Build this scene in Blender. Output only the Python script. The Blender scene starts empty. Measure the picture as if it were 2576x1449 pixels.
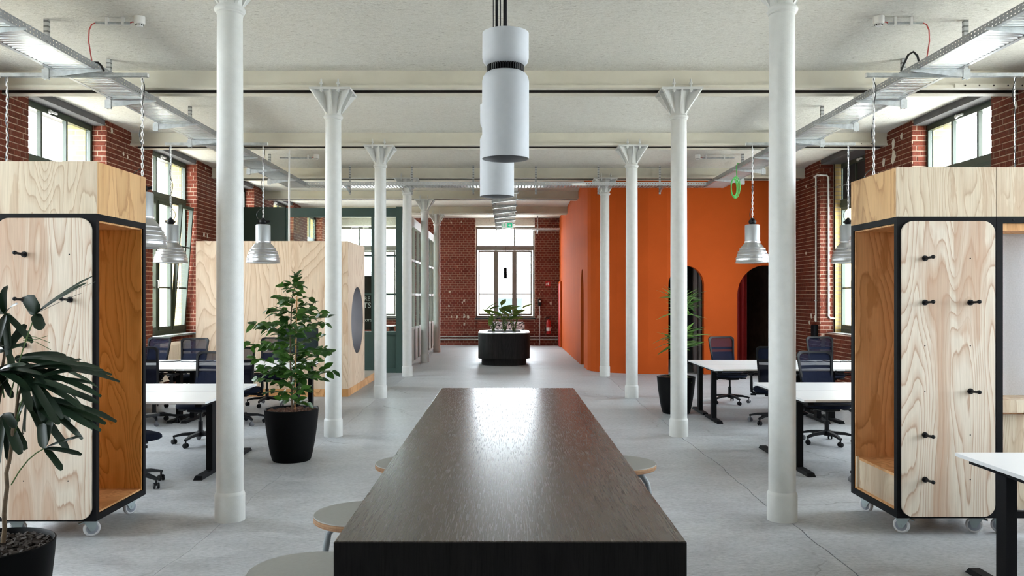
import bpy, math, random
from mathutils import Vector, Matrix
R = math.radians
PI = math.pi
random.seed(7)
SC = bpy.context.scene
COL = SC.collection

# ------------------------------------------------------------------ camera, sky, exposure
cam = bpy.data.cameras.new('camera')
cam.sensor_width = 36.0
cam.lens = 36.0 * 2100 / 2576
cam.shift_x = (1288 - 1273) / 2576
cam.shift_y = (745 - 724.5) / 2576
cam.clip_end = 300
camo = bpy.data.objects.new('camera', cam)
camo.location = (0, 0, 1.7)
camo.rotation_euler = (R(90), 0, 0)
COL.objects.link(camo)
SC.camera = camo

world = bpy.data.worlds.new('sky')
SC.world = world
world.use_nodes = True
_wn = world.node_tree.nodes
_bg = _wn['Background']
_bg.inputs['Color'].default_value = (0.85, 0.91, 1.0, 1)
_bg.inputs['Strength'].default_value = 9.0
try:
    world.cycles.sampling_method = 'AUTOMATIC'
except Exception:
    pass

SC.view_settings.view_transform = 'Standard'
SC.view_settings.look = 'None'
SC.view_settings.gamma = 1.0
SC.view_settings.use_curve_mapping = False
SC.view_settings.exposure = 1.72
SC.cycles.max_bounces = 10
SC.cycles.diffuse_bounces = 6
SC.cycles.glossy_bounces = 4
SC.cycles.transmission_bounces = 4
SC.cycles.transparent_max_bounces = 12
SC.cycles.sample_clamp_indirect = 8.0
SC.cycles.caustics_reflective = False
SC.cycles.caustics_refractive = False
SC.cycles.use_denoising = True
try:
    SC.cycles.denoiser = 'OPENIMAGEDENOISE'
except Exception:
    pass

# daylight portals in the window openings (they only guide the sky sampling)
XL, XR, YF, ZC = -6.2, 6.3, 29.0, 4.41
WIN_W = 2.12
WY = [10.83 + 3.8 * j for j in range(-3, 5)]      # near edges of the side windows


def portal(x, y, z, w, h, rz):
    l = bpy.data.lights.new('sky_portal', 'AREA')
    l.shape = 'RECTANGLE'
    l.size, l.size_y = w, h
    l.cycles.is_portal = True
    o = bpy.data.objects.new('sky_portal', l)
    o.location = (x, y, z)
    o.rotation_euler = (R(90), 0, rz)
    COL.objects.link(o)


for _y in WY:
    portal(XL - .62, _y + WIN_W / 2, 2.6, 2.1, 3.5, R(-90))
    if _y < 16:
        portal(XR + .62, _y + WIN_W / 2, 2.6, 2.1, 3.5, R(90))
for _x in (-.03, -4.8):
    portal(_x, YF + .62, 2.55, 2.1, 3.3, R(180))


# ------------------------------------------------------------------ mesh helpers
class MB:
    """collects shapes and links them as ONE mesh object"""
    def __init__(s):
        s.v, s.f, s.m, s.cur = [], [], [], 0

    def mat(s, i):
        s.cur = i
        return s

    def add(s, vs, fs):
        b = len(s.v)
        s.v.extend([tuple(p) for p in vs])
        for f in fs:
            s.f.append(tuple(i + b for i in f))
            s.m.append(s.cur)
        return s

    def box(s, x0, y0, z0, x1, y1, z1):
        if x0 > x1: x0, x1 = x1, x0
        if y0 > y1: y0, y1 = y1, y0
        if z0 > z1: z0, z1 = z1, z0
        return s.add([(x0, y0, z0), (x1, y0, z0), (x1, y1, z0), (x0, y1, z0), (x0, y0, z1), (x1, y0, z1), (x1, y1, z1), (x0, y1, z1)],
                     [(0, 3, 2, 1), (4, 5, 6, 7), (0, 1, 5, 4), (1, 2, 6, 5), (2, 3, 7, 6), (3, 0, 4, 7)])

    def obox(s, c, d, M):
        """box of size d centred at c, turned by the 3x3 matrix M"""
        hx, hy, hz = d[0] / 2, d[1] / 2, d[2] / 2
        vs = [Vector(c) + M @ Vector(p) for p in ((-hx, -hy, -hz), (hx, -hy, -hz), (hx, hy, -hz), (-hx, hy, -hz),
                                                  (-hx, -hy, hz), (hx, -hy, hz), (hx, hy, hz), (-hx, hy, hz))]
        return s.add(vs, [(0, 3, 2, 1), (4, 5, 6, 7), (0, 1, 5, 4), (1, 2, 6, 5), (2, 3, 7, 6), (3, 0, 4, 7)])

    def bar(s, a, b, w, h, up=(0, 0, 1), w2=None, h2=None):
        """tapering bar from a to b, w across, h along up"""
        a, b = Vector(a), Vector(b)
        d = (b - a).normalized()
        u = Vector(up)
        x = d.cross(u)
        if x.length < 1e-5:
            x = d.cross(Vector((0, 1, 0)))
        x.normalize()
        u = x.cross(d)
        w2 = w if w2 is None else w2
        h2 = h if h2 is None else h2
        vs = []
        for p, ww, hh in ((a, w, h), (b, w2, h2)):
            for i, j in ((-1, -1), (1, -1), (1, 1), (-1, 1)):
                vs.append(p + x * (i * ww / 2) + u * (j * hh / 2))
        return s.add(vs, [(0, 1, 2, 3), (4, 7, 6, 5), (0, 4, 5, 1), (1, 5, 6, 2), (2, 6, 7, 3), (3, 7, 4, 0)])

    def lathe(s, prof, n=24, c=(0, 0, 0), M=None, cap=True):
        vs, fs = [], []
        for r, z in prof:
            for i in range(n):
                a = 2 * PI * i / n
                p = Vector((r * math.cos(a), r * math.sin(a), z))
                vs.append((M @ p if M else p) + Vector(c))
        k = len(prof)
        for j in range(k - 1):
            for i in range(n):
                i2 = (i + 1) % n
                fs.append((j * n + i, j * n + i2, (j + 1) * n + i2, (j + 1) * n + i))
        if cap:
            if prof[0][0] > 1e-4: fs.append(tuple(range(n - 1, -1, -1)))
            if prof[-1][0] > 1e-4: fs.append(tuple((k - 1) * n + i for i in range(n)))
        return s.add(vs, fs)

    def cyl(s, a, b, r, n=12, r2=None):
        a, b = Vector(a), Vector(b)
        d = b - a
        q = Vector((0, 0, 1)).rotation_difference(d.normalized()).to_matrix()
        return s.lathe([(r, 0), (r if r2 is None else r2, d.length)], n, a, q)

    def tube(s, pts, r, n=8, closed=False):
        pts = [Vector(p) for p in pts]
        k = len(pts)
        rs = r if isinstance(r, (list, tuple)) else [r] * k
        vs, fs = [], []
        ref = None
        for i, p in enumerate(pts):
            if closed:
                d = pts[(i + 1) % k] - pts[i - 1]
            else:
                d = pts[min(i + 1, k - 1)] - pts[max(i - 1, 0)]
            d.normalize()
            if ref is None:
                ref = d.orthogonal().normalized()
            else:
                ref = (ref - d * ref.dot(d))
                ref = ref.normalized() if ref.length > 1e-6 else d.orthogonal().normalized()
            y = d.cross(ref)
            for j in range(n):
                a = 2 * PI * j / n
                vs.append(p + (ref * math.cos(a) + y * math.sin(a)) * rs[i])
        for i in range(k if closed else k - 1):
            i2 = (i + 1) % k
            for j in range(n):
                j2 = (j + 1) % n
                fs.append((i * n + j, i * n + j2, i2 * n + j2, i2 * n + j))
        if not closed:
            fs.append(tuple(range(n - 1, -1, -1)))
            fs.append(tuple((k - 1) * n + j for j in range(n)))
        return s.add(vs, fs)

    def prism(s, poly, h0, h1, M=None, c=(0, 0, 0)):
        """extrude a 2D polygon (counter-clockwise) from h0 to h1 along local z"""
        n = len(poly)
        vs = [Vector((x, y, h0)) for x, y in poly] + [Vector((x, y, h1)) for x, y in poly]
        vs = [(M @ v if M else v) + Vector(c) for v in vs]
        fs = [tuple(range(n - 1, -1, -1)), tuple(range(n, 2 * n))]
        fs += [(i, (i + 1) % n, n + (i + 1) % n, n + i) for i in range(n)]
        return s.add(vs, fs)

    def mesh(s, name, mats, smooth=None):
        me = bpy.data.meshes.new(name)
        me.from_pydata(s.v, [], s.f)
        for m in (mats if isinstance(mats, (list, tuple)) else [mats]):
            me.materials.append(m)
        if any(s.m):
            me.polygons.foreach_set('material_index', s.m)
        if smooth is not None:
            me.polygons.foreach_set('use_smooth', [True] * len(me.polygons))
            me.set_sharp_from_angle(angle=R(smooth))
        me.update()
        return me

    def build(s, name, mats, parent=None, smooth=None, loc=None, bevel=None):
        return link(name, s.mesh(name, mats, smooth), parent, loc, bevel)


def link(name, me, parent=None, loc=None, bevel=None, rot=None):
    o = bpy.data.objects.new(name, me)
    COL.objects.link(o)
    if parent: o.parent = parent
    if loc: o.location = loc
    if rot: o.rotation_euler = rot
    if bevel:
        b = o.modifiers.new('bevel', 'BEVEL')
        b.width, b.segments, b.limit_method, b.angle_limit = bevel, 2, 'ANGLE', R(40)
        b.harden_normals = False
    return o


def tag(o, label, cat, group=None, kind=None):
    o['label'] = label
    o['category'] = cat
    if group: o['group'] = group
    if kind: o['kind'] = kind
    return o


def thing(name, label, cat, loc=(0, 0, 0), rz=0, group=None):
    o = bpy.data.objects.new(name, None)
    o.empty_display_size = .1
    COL.objects.link(o)
    o.location = loc
    o.rotation_euler = (0, 0, rz)
    return tag(o, label, cat, group)


def struct(o):
    o['kind'] = 'structure'
    return o


def struct_root(name, loc=(0, 0, 0), rz=0):
    o = bpy.data.objects.new(name, None)
    COL.objects.link(o)
    o.location = loc
    o.rotation_euler = (0, 0, rz)
    return struct(o)


def copy_tree(o, parent=None):
    c = o.copy()
    COL.objects.link(c)
    if parent:
        c.parent = parent
    for ch in KIDS.get(o.name, None) or [k for k in o.children]:
        copy_tree(ch, c)
    return c


KIDS = {}


def dup(root, loc, rz, label, group=None):
    c = copy_tree(root)
    c.location = loc
    c.rotation_euler = (0, 0, rz)
    c['label'] = label
    if group: c['group'] = group
    return c


def rot3(rx=0, ry=0, rz=0):
    return (Matrix.Rotation(rz, 3, 'Z') @ Matrix.Rotation(ry, 3, 'Y') @ Matrix.Rotation(rx, 3, 'X'))


def rrect(x0, z0, x1, z1, r, n=6):
    """counter-clockwise rounded rectangle"""
    p = []
    for cx, cz, a0 in ((x1 - r, z1 - r, 0), (x0 + r, z1 - r, 90), (x0 + r, z0 + r, 180), (x1 - r, z0 + r, 270)):
        for i in range(n + 1):
            a = R(a0 + 90 * i / n)
            p.append((cx + r * math.cos(a), cz + r * math.sin(a)))
    return p


RX90 = Matrix.Rotation(R(90), 3, 'X')      # local (x, y, z) -> (x, -z, y): a 2D outline stands up in X-Z, extruded towards -Y


# ------------------------------------------------------------------ materials
class NT:
    def __init__(s, name):
        s.mat = bpy.data.materials.new(name)
        s.mat.use_nodes = True
        s.t = s.mat.node_tree
        s.b = s.t.nodes['Principled BSDF']
        s.out = s.t.nodes['Material Output']

    def n(s, typ, **kw):
        x = s.t.nodes.new(typ)
        for k, v in kw.items():
            if k in x.inputs: x.inputs[k].default_value = v
            else: setattr(x, k, v)
        return x

    def l(s, a, b):
        s.t.links.new(a, b)

    def set(s, **kw):
        for k, v in kw.items():
            s.b.inputs[k.replace('_', ' ')].default_value = v
        return s

    def coords(s, scale=(1, 1, 1), kind='Object', rand=0.0):
        tc = s.n('ShaderNodeTexCoord')
        src = tc.outputs[kind]
        if rand:
            oi = s.n('ShaderNodeObjectInfo')
            m = s.n('ShaderNodeMath', operation='MULTIPLY')
            m.inputs[1].default_value = rand
            s.l(oi.outputs['Random'], m.inputs[0])
            a = s.n('ShaderNodeVectorMath', operation='ADD')
            s.l(src, a.inputs[0]); s.l(m.outputs[0], a.inputs[1])
            src = a.outputs[0]
        mp = s.n('ShaderNodeMapping')
        mp.inputs['Scale'].default_value = scale
        s.l(src, mp.inputs['Vector'])
        return mp.outputs['Vector']

    def noise(s, vec, scale, detail=3, rough=.5, dist=0):
        x = s.n('ShaderNodeTexNoise')
        x.inputs['Scale'].default_value = scale
        x.inputs['Detail'].default_value = detail
        x.inputs['Roughness'].default_value = rough
        x.inputs['Distortion'].default_value = dist
        s.l(vec, x.inputs['Vector'])
        return x.outputs['Fac']

    def ramp(s, fac, stops, interp='LINEAR'):
        x = s.n('ShaderNodeValToRGB')
        x.color_ramp.interpolation = interp
        e = x.color_ramp.elements
        while len(e) < len(stops): e.new(.5)
        for i, (p, c) in enumerate(stops):
            e[i].position = p
            e[i].color = (c[0], c[1], c[2], 1) if isinstance(c, (tuple, list)) else (c, c, c, 1)
        s.l(fac, x.inputs['Fac'])
        return x.outputs['Color']

    def math(s, op, a, b=None, c=None):
        x = s.n('ShaderNodeMath', operation=op)
        for i, v in enumerate((a, b, c)):
            if v is None: continue
            if isinstance(v, (int, float)): x.inputs[i].default_value = v
            else: s.l(v, x.inputs[i])
        return x.outputs[0]

    def mix(s, fac, a, b, mode='MIX'):
        x = s.n('ShaderNodeMix', data_type='RGBA', blend_type=mode)
        for i, v in ((0, fac), (6, a), (7, b)):
            if isinstance(v, (int, float)): x.inputs[i].default_value = v
            elif isinstance(v, (tuple, list)): x.inputs[i].default_value = (v[0], v[1], v[2], 1)
            else: s.l(v, x.inputs[i])
        return x.outputs[2]

    def bump(s, h, strength=.3, dist=.01):
        x = s.n('ShaderNodeBump')
        x.inputs['Strength'].default_value = strength
        x.inputs['Distance'].default_value = dist
        s.l(h, x.inputs['Height'])
        s.l(x.outputs['Normal'], s.b.inputs['Normal'])

    def base(s, c):
        if isinstance(c, (tuple, list)): s.b.inputs['Base Color'].default_value = (c[0], c[1], c[2], 1)
        else: s.l(c, s.b.inputs['Base Color'])
        return s


def plain(name, c, rough=.5, metal=0.0, var=.06, vscale=6, spec=.5, bump=0):
    """a painted / moulded surface with slight unevenness"""
    t = NT(name)
    v = t.coords((1, 1, 1))
    f = t.noise(v, vscale, 4, .6)
    a = tuple(x * (1 - var) for x in c)
    b = tuple(min(1, x * (1 + var)) for x in c)
    t.base(t.ramp(f, [(.3, a), (.7, b)]))
    t.set(Roughness=rough, Metallic=metal)
    t.b.inputs['Specular IOR Level'].default_value = spec
    if bump:
        t.bump(t.noise(v, vscale * 12, 3, .6), .25, bump)
    return t.mat


def plywood(name, pale, tan, sx=2.2, sz=.42, bands=7.0, rough=.55, soft=.55, zone_at=.52, fine_amt=.35):
    """rotary-cut veneer: growth-ring contour lines of a stretched noise, grain running up the sheet"""
    t = NT(name)
    v = t.coords((sx, sx, sz), rand=31.0)
    n = t.noise(v, 1.0, 2.2, .45, .35)
    edge = t.noise(t.coords((sx * 9, sx * 9, sz * 11), rand=7.0), 1.0, 3, .6)
    fib = t.noise(t.coords((150, 150, 4.0), rand=3.0), 1.0, 3, .6)
    h = t.math('MULTIPLY_ADD', n, bands * 2.2, t.math('MULTIPLY_ADD', edge, .55, t.math('MULTIPLY', fib, .12)))
    fr = t.math('FRACT', h)
    mid = tuple(p * (1 - soft) + q * soft for p, q in zip(pale, tan))
    dark = tuple(q * .86 + .04 * p for q, p in zip(tan, pale))
    lines = t.ramp(fr, [(0, pale), (.40, pale), (.78, mid), (.92, dark), (1.0, pale)])
    # broad patches where the veneer lies flat to a ring and its tone spreads out with ragged edges
    zn = t.noise(t.coords((sx * 1.5, sx * 1.5, sz * 1.1), rand=17.0), 1.0, 1.5, .5, .5)
    zf = t.math('MULTIPLY_ADD', edge, .16, zn)
    zone = t.ramp(zf, [(zone_at + .08, 0.0), (zone_at + .10, .75)])
    h2 = t.math('FRACT', t.math('MULTIPLY', h, .28))
    wide = t.ramp(h2, [(0, mid), (.5, tan), (.9, tan), (1.0, mid)])
    c = t.mix(zone, lines, wide)
    c = t.mix(fine_amt, c, t.mix(1.0, c, t.ramp(fib, [(.30, (.62, .58, .52)), (.62, (1.05, 1.05, 1.05))]), 'MULTIPLY'))
    t.base(c)
    t.set(Roughness=rough)
    t.b.inputs['Specular IOR Level'].default_value = .3
    t.bump(fib, .08, .002)
    return t.mat


M = {}
M['paint'] = plain('column_paint', (.55, .555, .535), .45, var=.04, vscale=14, bump=.004)
M['beam'] = plain('beam_paint', (.58, .55, .46), .6, var=.05, vscale=3)
M['recess_shade'] = plain('recess_shade_colour', (.016, .011, .008), .9)  # near-black stands in for the shade inside recesses


def m_plaster():
    t = NT('ceiling_plaster')
    v = t.coords((1, 1, 1))
    big = t.noise(v, .8, 4, .6)
    col = t.ramp(big, [(.3, (.72, .695, .62)), (.7, (.81, .79, .72))])
    trowel = t.noise(t.coords((1.0, 2.2, 1)), 17, 6, .72, .6)
    grain = t.noise(t.coords((1.0, 1.6, 1)), 60, 4, .65)
    pits = t.noise(t.coords((.55, 2.6, 1)), 24, 4, .6)
    pit = t.ramp(pits, [(.30, 0.0), (.36, 1.0)])
    col = t.mix(.55, col, t.ramp(trowel, [(.32, (.52, .50, .44)), (.55, (.80, .79, .73))]))  # relief shade of trowel strokes, grain and pits is put into the colour
    col = t.mix(.30, col, t.ramp(grain, [(.35, (.48, .46, .41)), (.6, (.86, .85, .80))]))
    t.base(t.mix(pit, (.36, .33, .27), col))
    t.set(Roughness=.9)
    h = t.math('ADD', t.math('MULTIPLY', trowel, 1.0), t.math('MULTIPLY', grain, .35))
    t.bump(h, .8, .03)
    return t.mat


def m_concrete():
    t = NT('floor_concrete')
    v = t.coords((1, 1, 1))
    big = t.noise(v, .45, 5, .65, .6)
    mid = t.noise(t.coords((.75, 1.7, 1)), 2.6, 8, .74, .5)
    fine = t.noise(t.coords((1, 1.8, 1)), 24, 6, .75)
    c = t.ramp(big, [(.32, (.24, .25, .265)), (.48, (.38, .385, .39)), (.66, (.54, .525, .495))])
    c = t.mix(.6, c, t.ramp(mid, [(.32, (.19, .185, .18)), (.44, (.36, .36, .36)), (.54, (.48, .48, .475)), (.68, (.66, .655, .64))]))
    c = t.mix(.38, c, t.ramp(fine, [(.34, (.15, .145, .14)), (.48, (.42, .42, .42)), (.64, (.66, .66, .65))]))
    vo = t.n('ShaderNodeTexVoronoi', feature='DISTANCE_TO_EDGE')
    dn = t.n('ShaderNodeTexNoise')
    dn.inputs['Scale'].default_value = 1.6
    dn.inputs['Detail'].default_value = 6
    t.l(v, dn.inputs['Vector'])
    ad = t.n('ShaderNodeVectorMath', operation='MULTIPLY_ADD')
    ad.inputs[1].default_value = (.9, .9, 0)
    t.l(dn.outputs['Color'], ad.inputs[0])
    t.l(v, ad.inputs[2])
    vo.inputs['Scale'].default_value = .33
    t.l(ad.outputs[0], vo.inputs['Vector'])
    crack = t.ramp(vo.outputs['Distance'], [(0.0, 1.0), (.0009, 0.0)])
    gate = t.ramp(t.noise(v, .8, 2), [(.50, 0.0), (.60, .7)])
    c = t.mix(1.0, c, (.84, .865, .90), 'MULTIPLY')
    c = t.mix(t.math('MULTIPLY', crack, gate), c, (.14, .13, .12))
    t.base(c)
    t.l(t.ramp(mid, [(.3, .36), (.7, .62)]), t.b.inputs['Roughness'])
    t.bump(t.math('ADD', mid, t.math('MULTIPLY', fine, .35)), .25, .012)
    return t.mat


def m_brick(name, cols, rough=.85):
    """each brick its own tone: random per mesh island and per object"""
    t = NT(name)
    geo = t.n('ShaderNodeNewGeometry')
    oi = t.n('ShaderNodeObjectInfo')
    r = t.math('FRACT', t.math('ADD', geo.outputs['Random Per Island'], oi.outputs['Random']))
    k = len(cols)
    c = t.ramp(r, [(i / (k - 1), x) for i, x in enumerate(cols)])
    v = t.coords((1, 1, 1), 'Object', rand=9.0)
    f = t.noise(v, 30, 4, .65)
    c = t.mix(.45, c, t.ramp(f, [(.3, tuple(x * .55 for x in cols[0])), (.7, tuple(min(1, x * 1.35) for x in cols[-1]))]))
    t.base(c)
    t.set(Roughness=rough)
    t.b.inputs['Specular IOR Level'].default_value = .25
    t.bump(f, .4, .006)
    return t.mat


def m_glass(name, tint=(1, 1, 1), refl=1.0):
    """thin pane: lets light straight through, mirrors at grazing angles"""
    t = NT(name)
    t.t.nodes.remove(t.b)
    tr = t.n('ShaderNodeBsdfTransparent')
    tr.inputs['Color'].default_value = (tint[0], tint[1], tint[2], 1)
    gl = t.n('ShaderNodeBsdfGlossy')
    gl.inputs['Roughness'].default_value = .02
    lw = t.n('ShaderNodeLayerWeight')
    lw.inputs['Blend'].default_value = .5
    fc = t.math('MULTIPLY_ADD', t.math('POWER', lw.outputs['Facing'], 5.0), .45 * refl, .022 * refl)
    mx = t.n('ShaderNodeMixShader')
    t.l(fc, mx.inputs[0])
    t.l(tr.outputs[0], mx.inputs[1])
    t.l(gl.outputs[0], mx.inputs[2])
    t.l(mx.outputs[0], t.out.inputs['Surface'])
    return t.mat


def m_leaf(name, dark, light, rough=.38, trans=.3):
    t = NT(name)
    oi = t.n('ShaderNodeObjectInfo')
    geo = t.n('ShaderNodeNewGeometry')
    r = t.math('FRACT', t.math('ADD', oi.outputs['Random'], geo.outputs['Random Per Island']))
    v = t.coords((1, 1, 1))
    f = t.noise(v, 20, 3)
    c = t.ramp(t.math('MULTIPLY_ADD', f, .3, t.math('MULTIPLY', r, .7)), [(.1, dark), (.85, light)])
    t.base(c)
    t.set(Roughness=rough)
    tl = t.n('ShaderNodeBsdfTranslucent')
    t.l(t.mix(1.0, c, (1.0, 1.25, .5), 'MULTIPLY'), tl.inputs['Color'])
    mx = t.n('ShaderNodeMixShader')
    mx.inputs[0].default_value = trans
    t.l(t.b.outputs[0], mx.inputs[1])
    t.l(tl.outputs[0], mx.inputs[2])
    t.l(mx.outputs[0], t.out.inputs['Surface'])
    return t.mat


def m_perforated(name, c, pitch, duty, axis='Y'):
    """galvanised sheet with rows of small punched holes you can see through"""
    t = NT(name)
    v = t.coords((1, 1, 1))
    sp = t.n('ShaderNodeSeparateXYZ')
    t.l(v, sp.inputs[0])
    a = sp.outputs[axis]
    z = sp.outputs['Z']
    u = t.math('SUBTRACT', t.math('FRACT', t.math('DIVIDE', a, pitch)), .5)
    w = t.math('SUBTRACT', t.math('FRACT', t.math('DIVIDE', z, .034)), .5)
    d = t.math('ADD', t.math('POWER', t.math('MULTIPLY', u, 1.0), 2), t.math('POWER', t.math('MULTIPLY', w, 1.3), 2))
    hole = t.math('LESS_THAN', d, duty)
    f = t.noise(v, 9, 4, .7)
    t.base(t.ramp(f, [(.3, tuple(x * .85 for x in c)), (.7, c)]))
    t.set(Roughness=.42, Metallic=.85)
    tr = t.n('ShaderNodeBsdfTransparent')
    mx = t.n('ShaderNodeMixShader')
    t.l(hole, mx.inputs[0])
    t.l(t.b.outputs[0], mx.inputs[1])
    t.l(tr.outputs[0], mx.inputs[2])
    t.l(mx.outputs[0], t.out.inputs['Surface'])
    return t.mat


def m_mesh(name, c, see):
    """woven chair mesh, partly see-through"""
    t = NT(name)
    v = t.coords((1, 1, 1))
    f = t.noise(v, 60, 2)
    t.base(t.ramp(f, [(.3, tuple(x * .8 for x in c)), (.7, c)]))
    t.set(Roughness=.8)
    t.b.inputs['Specular IOR Level'].default_value = .1
    tr = t.n('ShaderNodeBsdfTransparent')
    mx = t.n('ShaderNodeMixShader')
    mx.inputs[0].default_value = see
    t.l(t.b.outputs[0], mx.inputs[1])
    t.l(tr.outputs[0], mx.inputs[2])
    t.l(mx.outputs[0], t.out.inputs['Surface'])
    return t.mat


def m_oak(name, c0, c1, rough, axis=1, pore_mix=.5, spec=.5):
    t = NT(name)
    t.b.inputs['Specular IOR Level'].default_value = spec
    sc = [34, 34, 34]
    sc[axis] = 1.1
    n = t.noise(t.coords(tuple(sc)), 1.0, 5, .6, .2)
    sc2 = [3.4, 3.4, 3.4]
    sc2[axis] = .42
    cath = t.noise(t.coords(tuple(sc2)), 1.0, 2, .5)
    fr = t.math('PINGPONG', t.math('MULTIPLY', cath, 16.0), .5)
    sc3 = [260, 260, 260]
    sc3[axis] = 9
    pore = t.noise(t.coords(tuple(sc3)), 1.0, 2, .6)
    c = t.ramp(n, [(.34, c0), (.62, c1)])
    c = t.mix(.45, c, t.ramp(fr, [(.0, c0), (.5, c1)]))
    c = t.mix(t.ramp(pore, [(.36, pore_mix), (.48, 0.0)]), c, tuple(x * .5 for x in c0))
    t.base(c)
    t.l(t.ramp(pore, [(.36, rough + .15), (.5, rough)]), t.b.inputs['Roughness'])
    t.bump(t.math('ADD', pore, t.math('MULTIPLY', fr, .5)), .22, .0012)
    return t.mat


def m_spun(name, c, rough):
    t = NT(name)
    v = t.coords((1, 1, 1))
    sp = t.n('ShaderNodeSeparateXYZ')
    t.l(v, sp.inputs[0])
    w = t.math('PINGPONG', t.math('MULTIPLY', sp.outputs['Z'], 240.0), .5)
    f = t.noise(v, 8, 3)
    t.base(t.ramp(f, [(.3, tuple(x * .88 for x in c)), (.7, c)]))
    t.set(Roughness=rough, Metallic=.9)
    t.bump(w, .15, .001)
    return t.mat


M['plaster'] = m_plaster()
M['concrete'] = m_concrete()
M['joint'] = plain('floor_joint', (.05, .045, .04), .9)
M['mortar'] = plain('mortar', (.36, .25, .18), .95, var=.18, vscale=7)
M['brick'] = m_brick('red_brick', [(.070, .013, .006), (.125, .024, .010), (.09, .017, .008), (.155, .035, .016)])
M['brick_far'] = m_brick('dark_red_brick', [(.095, .016, .010), (.17, .032, .020), (.125, .022, .014), (.20, .045, .028)])
M['patch'] = plain('plaster_remnant', (.55, .50, .42), .95, var=.15, vscale=30)


def m_yellow():
    t = NT('yellow_brick')
    v = t.coords((1, 1, 1))
    sp = t.n('ShaderNodeSeparateXYZ'); t.l(v, sp.inputs[0])
    cb = t.n('ShaderNodeCombineXYZ')
    t.l(t.math('ADD', sp.outputs['X'], sp.outputs['Y']), cb.inputs[0])
    t.l(sp.outputs['Z'], cb.inputs[1])
    b = t.n('ShaderNodeTexBrick')
    b.inputs['Color1'].default_value = (.50, .37, .14, 1)
    b.inputs['Color2'].default_value = (.40, .28, .10, 1)
    b.inputs['Mortar'].default_value = (.30, .26, .20, 1)
    b.inputs['Scale'].default_value = 1.0
    b.inputs['Mortar Size'].default_value = .008
    b.inputs['Brick Width'].default_value = .26
    b.inputs['Row Height'].default_value = .079
    t.l(cb.outputs[0], b.inputs['Vector'])
    t.base(b.outputs['Color'])
    t.set(Roughness=.9)
    return t.mat


M['yellow'] = m_yellow()
M['soffit'] = plain('grey_soffit', (.09, .088, .09), .9, var=.15)
M['win_green'] = plain('window_green_paint', (.030, .043, .026), .45, var=.08)
M['win_glow'] = plain('window_glow_grey', (.20, .19, .17), .5, var=.06)  # far frames: the window glow is put into this lighter grey
M['glass'] = m_glass('window_glass', (.97, .99, .98))
M['glass_office'] = m_glass('office_glass', (.90, .95, .92), 1.3)
M['green'] = plain('office_green_paint', (.030, .062, .052), .5, var=.05)
M['green_dark'] = plain('dark_green_panel', (.010, .026, .016), .6, var=.05)
M['frame_grey'] = plain('partition_frame_paint', (.42, .40, .36), .5, var=.05)
M['panel_grey'] = plain('partition_panel_paint', (.36, .32, .27), .55, var=.05)
M['orange'] = plain('orange_render', (.48, .083, .015), .85, var=.06, vscale=1.2, bump=.003, spec=.06)
M['red_paint'] = plain('red_paint', (.45, .02, .012), .5)
M['red_cloth'] = plain('red_curtain_cloth', (.22, .006, .006), .9)
M['grey_cloth'] = plain('grey_curtain_cloth', (.14, .12, .12), .9)
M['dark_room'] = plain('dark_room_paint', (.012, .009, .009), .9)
M['ply_pale'] = plywood('plywood_pale', (.68, .60, .50), (.49, .325, .225), 2.0, .25, 19.0, soft=.42, zone_at=.50)
M['ply_top'] = plywood('plywood_top_box', (.65, .555, .425), (.51, .375, .26), 2.2, .5, 15.0, soft=.42, zone_at=.54)
M['ply_warm'] = plywood('plywood_warm', (.72, .40, .18), (.51, .25, .09), 1.8, .5, 11, soft=.5)
M['ply_amber'] = plywood('plywood_amber', (.66, .315, .085), (.48, .205, .045), 1.9, .6, 13, soft=.6, zone_at=.6)
M['ply_booth'] = plywood('plywood_booth', (.72, .565, .415), (.59, .405, .27), 1.1, .26, 15.0, soft=.5, zone_at=.6)
M['ply_edge'] = plywood('plywood_edge', (.34, .20, .11), (.20, .10, .05), .6, 60, 1.5, soft=.5)
M['steel_black'] = plain('black_steel', (.004, .004, .005), .6, var=.15, vscale=30, spec=.12)
M['plastic_black'] = plain('black_plastic', (.004, .0042, .0055), .5, var=.1, spec=.22)
M['rubber'] = plain('grey_rubber', (.09, .09, .10), .6)
M['galv'] = plain('galvanised_steel', (.50, .53, .54), .38, .9, var=.18, vscale=16)
M['galv_floor'] = plain('galvanised_ribs', (.44, .47, .49), .30, .9, var=.12, vscale=10)
M['perf_y'] = m_perforated('perforated_rail_y', (.42, .44, .46), .052, .045, 'Y')
M['perf_x'] = m_perforated('perforated_rail_x', (.62, .65, .67), .052, .045, 'X')
M['zinc'] = plain('zinc_chain', (.60, .60, .60), .35, .9)
M['alu'] = m_spun('spun_aluminium', (.56, .565, .575), .30)
M['alu_paint'] = plain('silver_paint', (.36, .38, .39), .42, .25, var=.04)
M['white_lamp'] = plain('lamp_white_paint', (.43, .45, .475), .55, var=.02, vscale=40)
M['lamp_inside'] = plain('lamp_inner_grey', (.30, .31, .33), .5)
M['white'] = plain('white_laminate', (.72, .725, .73), .35, var=.015)
M['white_plastic'] = plain('white_plastic', (.74, .74, .72), .4, var=.02)
M['desk_edge'] = plain('desk_edge_band', (.52, .48, .42), .5)
M['navy'] = plain('navy_seat_fabric', (.005, .007, .015), .9, var=.15, vscale=40, spec=.1)
M['mesh'] = m_mesh('chair_mesh', (.010, .014, .034), .22)
M['mesh_dense'] = m_mesh('chair_mesh_dense', (.005, .006, .014), .06)
M['oak_black'] = m_oak('dark_stained_oak', (.020, .012, .008), (.038, .024, .017), .21, 1, spec=.95)
M['oak_side'] = m_oak('black_stained_oak', (.004, .0035, .0035), (.008, .007, .0065), .6, 2, spec=.1)
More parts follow.
